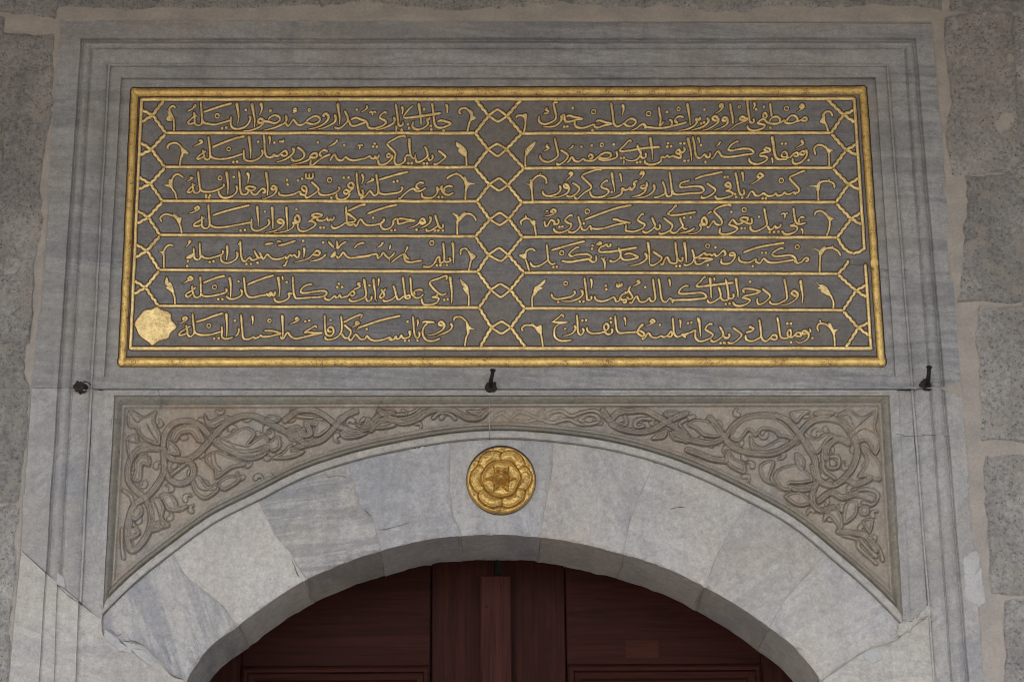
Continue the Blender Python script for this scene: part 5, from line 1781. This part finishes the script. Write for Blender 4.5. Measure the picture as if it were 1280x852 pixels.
def leaf(side, label):
    root = empty('door_leaf', label, 'door', tuple(P(620 + side * 180, 850, D_D) * np.array([1, 1, 0])), 'leaves of the double door')
    zb = 0.02
    if side < 0: xs = (205, 305, 538, 619.6); pan = (305, 536)
    else: xs = (620.4, 708, 945, 1075); pan = (708, 946)
    mb = MB()
    ya = 690
    # stile by the meeting line, outer stile, head rail, low rails; each a board
    if side < 0:
        st, so_ = (540, 619), (205, 304)
    else:
        st, so_ = (621, 706), (948, 1075)
    zt = P(620, 690, D_D)[2]
    def board(x0, x1, z0, z1, mat, name, dd=0.0):
        a, c = P(x0, 760, D_D), P(x1, 760, D_D)
        bb = MB(); e = 0.003
        l, r = a[0], c[0]; y = -(D_D + dd)
        g = np.array([[(l, y + .03, z0), (l, y + .03, z1), (r, y + .03, z1), (r, y + .03, z0), (l, y + .03, z0)],
                      [(l, y + e, z0), (l, y + e, z1), (r, y + e, z1), (r, y + e, z0), (l, y + e, z0)],
                      [(l + e, y, z0 + e), (l + e, y, z1 - e), (r - e, y, z1 - e), (r - e, y, z0 + e), (l + e, y, z0 + e)]], float)
        bb.grid(g); q = g[-1]; bb.add(q[:4], [(0, 3, 2, 1)])
        return bb.build(name, mat, root, smooth=False)
    zr = P(620, 832, D_D)[2]
    board(st[0], st[1], zb, zt, M_woodv, 'stile', 0.002)
    board(so_[0], so_[1], zb, zt, M_woodv, 'stile', 0.0)
    board(pan[0] - .6, pan[1] + 2.2, zr + 0.002, zt, M_woodh, 'head_rail', -0.002)
    for i in range(3):
        z1 = zr - 1.03 * i; z0 = z1 - .93
        pm = MB()
        a, c = P(pan[0], 760, D_D)[0], P(pan[1] + 2, 760, D_D)[0]
        g = []
        for ins, d in [(0.0, -.03), (0, .006), (.008, .012), (.018, .012), (.022, .002), (.040, -.002), (.046, -.010), (.052, -.010), (.054, -.022)]:
            y = -(D_D + d)
            g.append([(a + ins, y, z0 + ins), (a + ins, y, z1 - ins), (c - ins, y, z1 - ins), (c - ins, y, z0 + ins), (a + ins, y, z0 + ins)])
        pm.grid(np.array(g, float)); pm.build('panel_moulding', M_woodh, root, smooth=False)
        ins = .054; y = -(D_D - .022)
        pp = MB(); pp.grid([[(a + ins, y, z0 + ins), (a + ins, y, z1 - ins)], [(a + ins + .05, y - .012, z0 + ins + .05), (a + ins + .05, y - .012, z1 - ins - .05)],
                            [(c - ins - .05, y - .012, z0 + ins + .05), (c - ins - .05, y - .012, z1 - ins - .05)], [(c - ins, y, z0 + ins), (c - ins, y, z1 - ins)]])
        pp.build('panel', M_woodv, root, smooth=False)
        board(pan[0] - .6, pan[1] + 2.2, z0 - .098, z0 - .002, M_woodh, 'rail', -0.002)
    return root


dl = leaf(-1, 'left dark red wooden door leaf, carrying the tall batten on its edge')
dr = leaf(1, 'right dark red wooden door leaf with an orange scuffed patch near its top')
bt = MB(); a, c = P(600.5, 760, D_D + .03), P(639.5, 760, D_D + .03)
zt = P(620, 719, D_D + .03)[2]; e = .004; y = -(D_D + .034)
g = np.array([[(a[0], y + .034, 0.02), (a[0], y + .034, zt), (c[0], y + .034, zt), (c[0], y + .034, .02)],
              [(a[0], y + e, 0.02), (a[0], y + e, zt), (c[0], y + e, zt), (c[0], y + e, .02)],
              [(a[0] + e, y, 0.02), (a[0] + e, y, zt - e), (c[0] - e, y, zt - e), (c[0] - e, y, .02)]], float)
bt.grid(g); bt.add(g[-1], [(0, 3, 2, 1)])
batten = bt.build('cover_batten', M_woodb, dl, smooth=False)
nl = MB(); q = P(608, 757, D_D + .035); a_ = np.linspace(0, 2 * np.pi, 9)[:-1]
nl.add(np.vstack([[q + np.array([.006 * math.cos(v), .001, .006 * math.sin(v)]) for v in a_], [q + np.array([0, -.004, 0])]]), [(i, (i + 1) % 8, 8) for i in range(8)])
nl.build('nail_head', M_iron, batten)
sc_ = MB(); sc_.grid(np.array([[P(782, 800, D_D - .002), P(823, 800, D_D - .002)], [P(782, 822, D_D - .002), P(823, 822, D_D - .002)]]) + np.array([0, -.0012, 0]), 0, True)
sc_.build('scuffed_patch', wood('bare_wood', False, (0.038, 0.0100, 0.0052), 9.0), dr, label='orange scuffed patch')
# dark slot above the batten and the room behind the leaves
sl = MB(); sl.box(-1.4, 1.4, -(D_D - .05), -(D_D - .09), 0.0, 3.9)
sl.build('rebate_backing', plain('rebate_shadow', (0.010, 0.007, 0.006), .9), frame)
sk = MB(); q0, q1 = P(618.5, 700, D_D), P(627.5, 720, D_D)
sk.box(q0[0], q1[0], -(D_D + .003), -(D_D - .02), q1[2], q0[2] + .02)
sk.build('meeting_gap', plain('gap_black', (0.004, 0.003, 0.003), .9), dr)

# ------------------------------------------------------------------ iron hooks
def tube(mb, pts, radii, n=10, m=0):
    p = np.asarray(pts, float); tg = np.gradient(p, axis=0); tg /= np.linalg.norm(tg, axis=1)[:, None]
    ref = np.array([1., 0, 0]); g = []
    for c, t, r in zip(p, tg, radii):
        u = np.cross(t, ref); u /= np.linalg.norm(u); v = np.cross(t, u)
        a = np.linspace(0, 2 * np.pi, n + 1); g.append(c + r * (np.cos(a)[:, None] * u + np.sin(a)[:, None] * v))
    g = np.array(g); mb.grid(g, m)
    mb.add(g[0][:-1], [tuple(range(n))], m); mb.add(g[-1][:-1], [tuple(range(n))[::-1]], m)


def lump(mb, c, r, seed, m=0, sq=(1, .7, 1), amp=.45):
    th, ph = np.meshgrid(np.linspace(0, 2 * np.pi, 22), np.linspace(0, np.pi, 13))
    d = np.stack([np.cos(th) * np.sin(ph), np.cos(ph), np.sin(th) * np.sin(ph)], -1)
    k = 1 + amp * fbm(d.reshape(-1, 3), 1.8, 3, seed).reshape(th.shape)
    mb.grid(np.asarray(c) + d * (r * k)[..., None] * np.array(sq), m, True)


def hook(base_px, tip_px, d, label, seed):
    bp = P(base_px[0], base_px[1], d)
    root = empty('iron_hook', label, 'hook', tuple(bp), 'iron hooks in the marble frame')
    mb = MB()
    out = 0.055
    tp = P(tip_px[0], tip_px[1], d + out)
    elbow = np.array([bp[0], bp[1] - out * .72, bp[2] - .004])
    path = smooth_poly(np.stack([np.linspace(0, 1, 4), np.linspace(0, 1, 4)], 1), .2)
    pts = [bp + np.array([0, .03, 0]), bp + np.array([0, -.01, 0]), bp + (elbow - bp) * .7, elbow + np.array([0, -.006, .012]), tp * .6 + elbow * .4, tp * .85 + elbow * .15, tp]
    tube(mb, pts, [.0062, .0062, .0068, .0068, .0062, .0062, .0064])
    mb.build('shank', M_iron, root)
    hb = MB(); ax = (np.array(tp) - pts[-2]); ax /= np.linalg.norm(ax)
    tube(hb, [tp - ax * .003, tp, tp + ax * .003, tp + ax * .006], [.0072, .0098, .0092, .004]); hb.build('head', M_iron, root)
    lb = MB(); lump(lb, bp + np.array([0, -.004, 0]), .019, seed, sq=(1, .55, .95)); lb.build('lead_plug', M_rust, root)


hook((613.5, 484), (616, 463), -0.020, 'black iron hook standing up from the ledge above the middle of the arch', 1.0)
hook((1157, 482), (1161.5, 459), -0.010, 'black iron hook leaning on the right jamb below the gold border corner', 2.0)
bp = P(101, 484.5, -0.012)
st = empty('iron_hook', 'broken rusty iron hook stub in the left jamb with only a scrap of wire left', 'hook', tuple(bp), 'iron hooks in the marble frame')
lb = MB(); lump(lb, bp + np.array([0, -.006, 0]), .0165, 8.0, sq=(1.0, .7, 1.1), amp=.8); lb.build('rusty_stub', M_rust, st)
wb = MB(); q = [P(102, 480, .01), P(106, 476.5, .02), P(111, 478, .02), P(113, 481, .012)]
tube(wb, q, [.0022] * 4, 8); wb.build('wire_scrap', M_rust, st)

# ------------------------------------------------------------------ unseen porch slab, added to shade the upper wall
porch = empty('added_porch_roof', 'unseen flat roof slab added to shade the top of the wall', 'roof', (0, 0, 5.58))
pm = MB(); pm.box(-9, 9, -4.2, 0.02, 5.58, 5.9); pm.build('soffit_slab', M_soffit, porch, smooth=False)
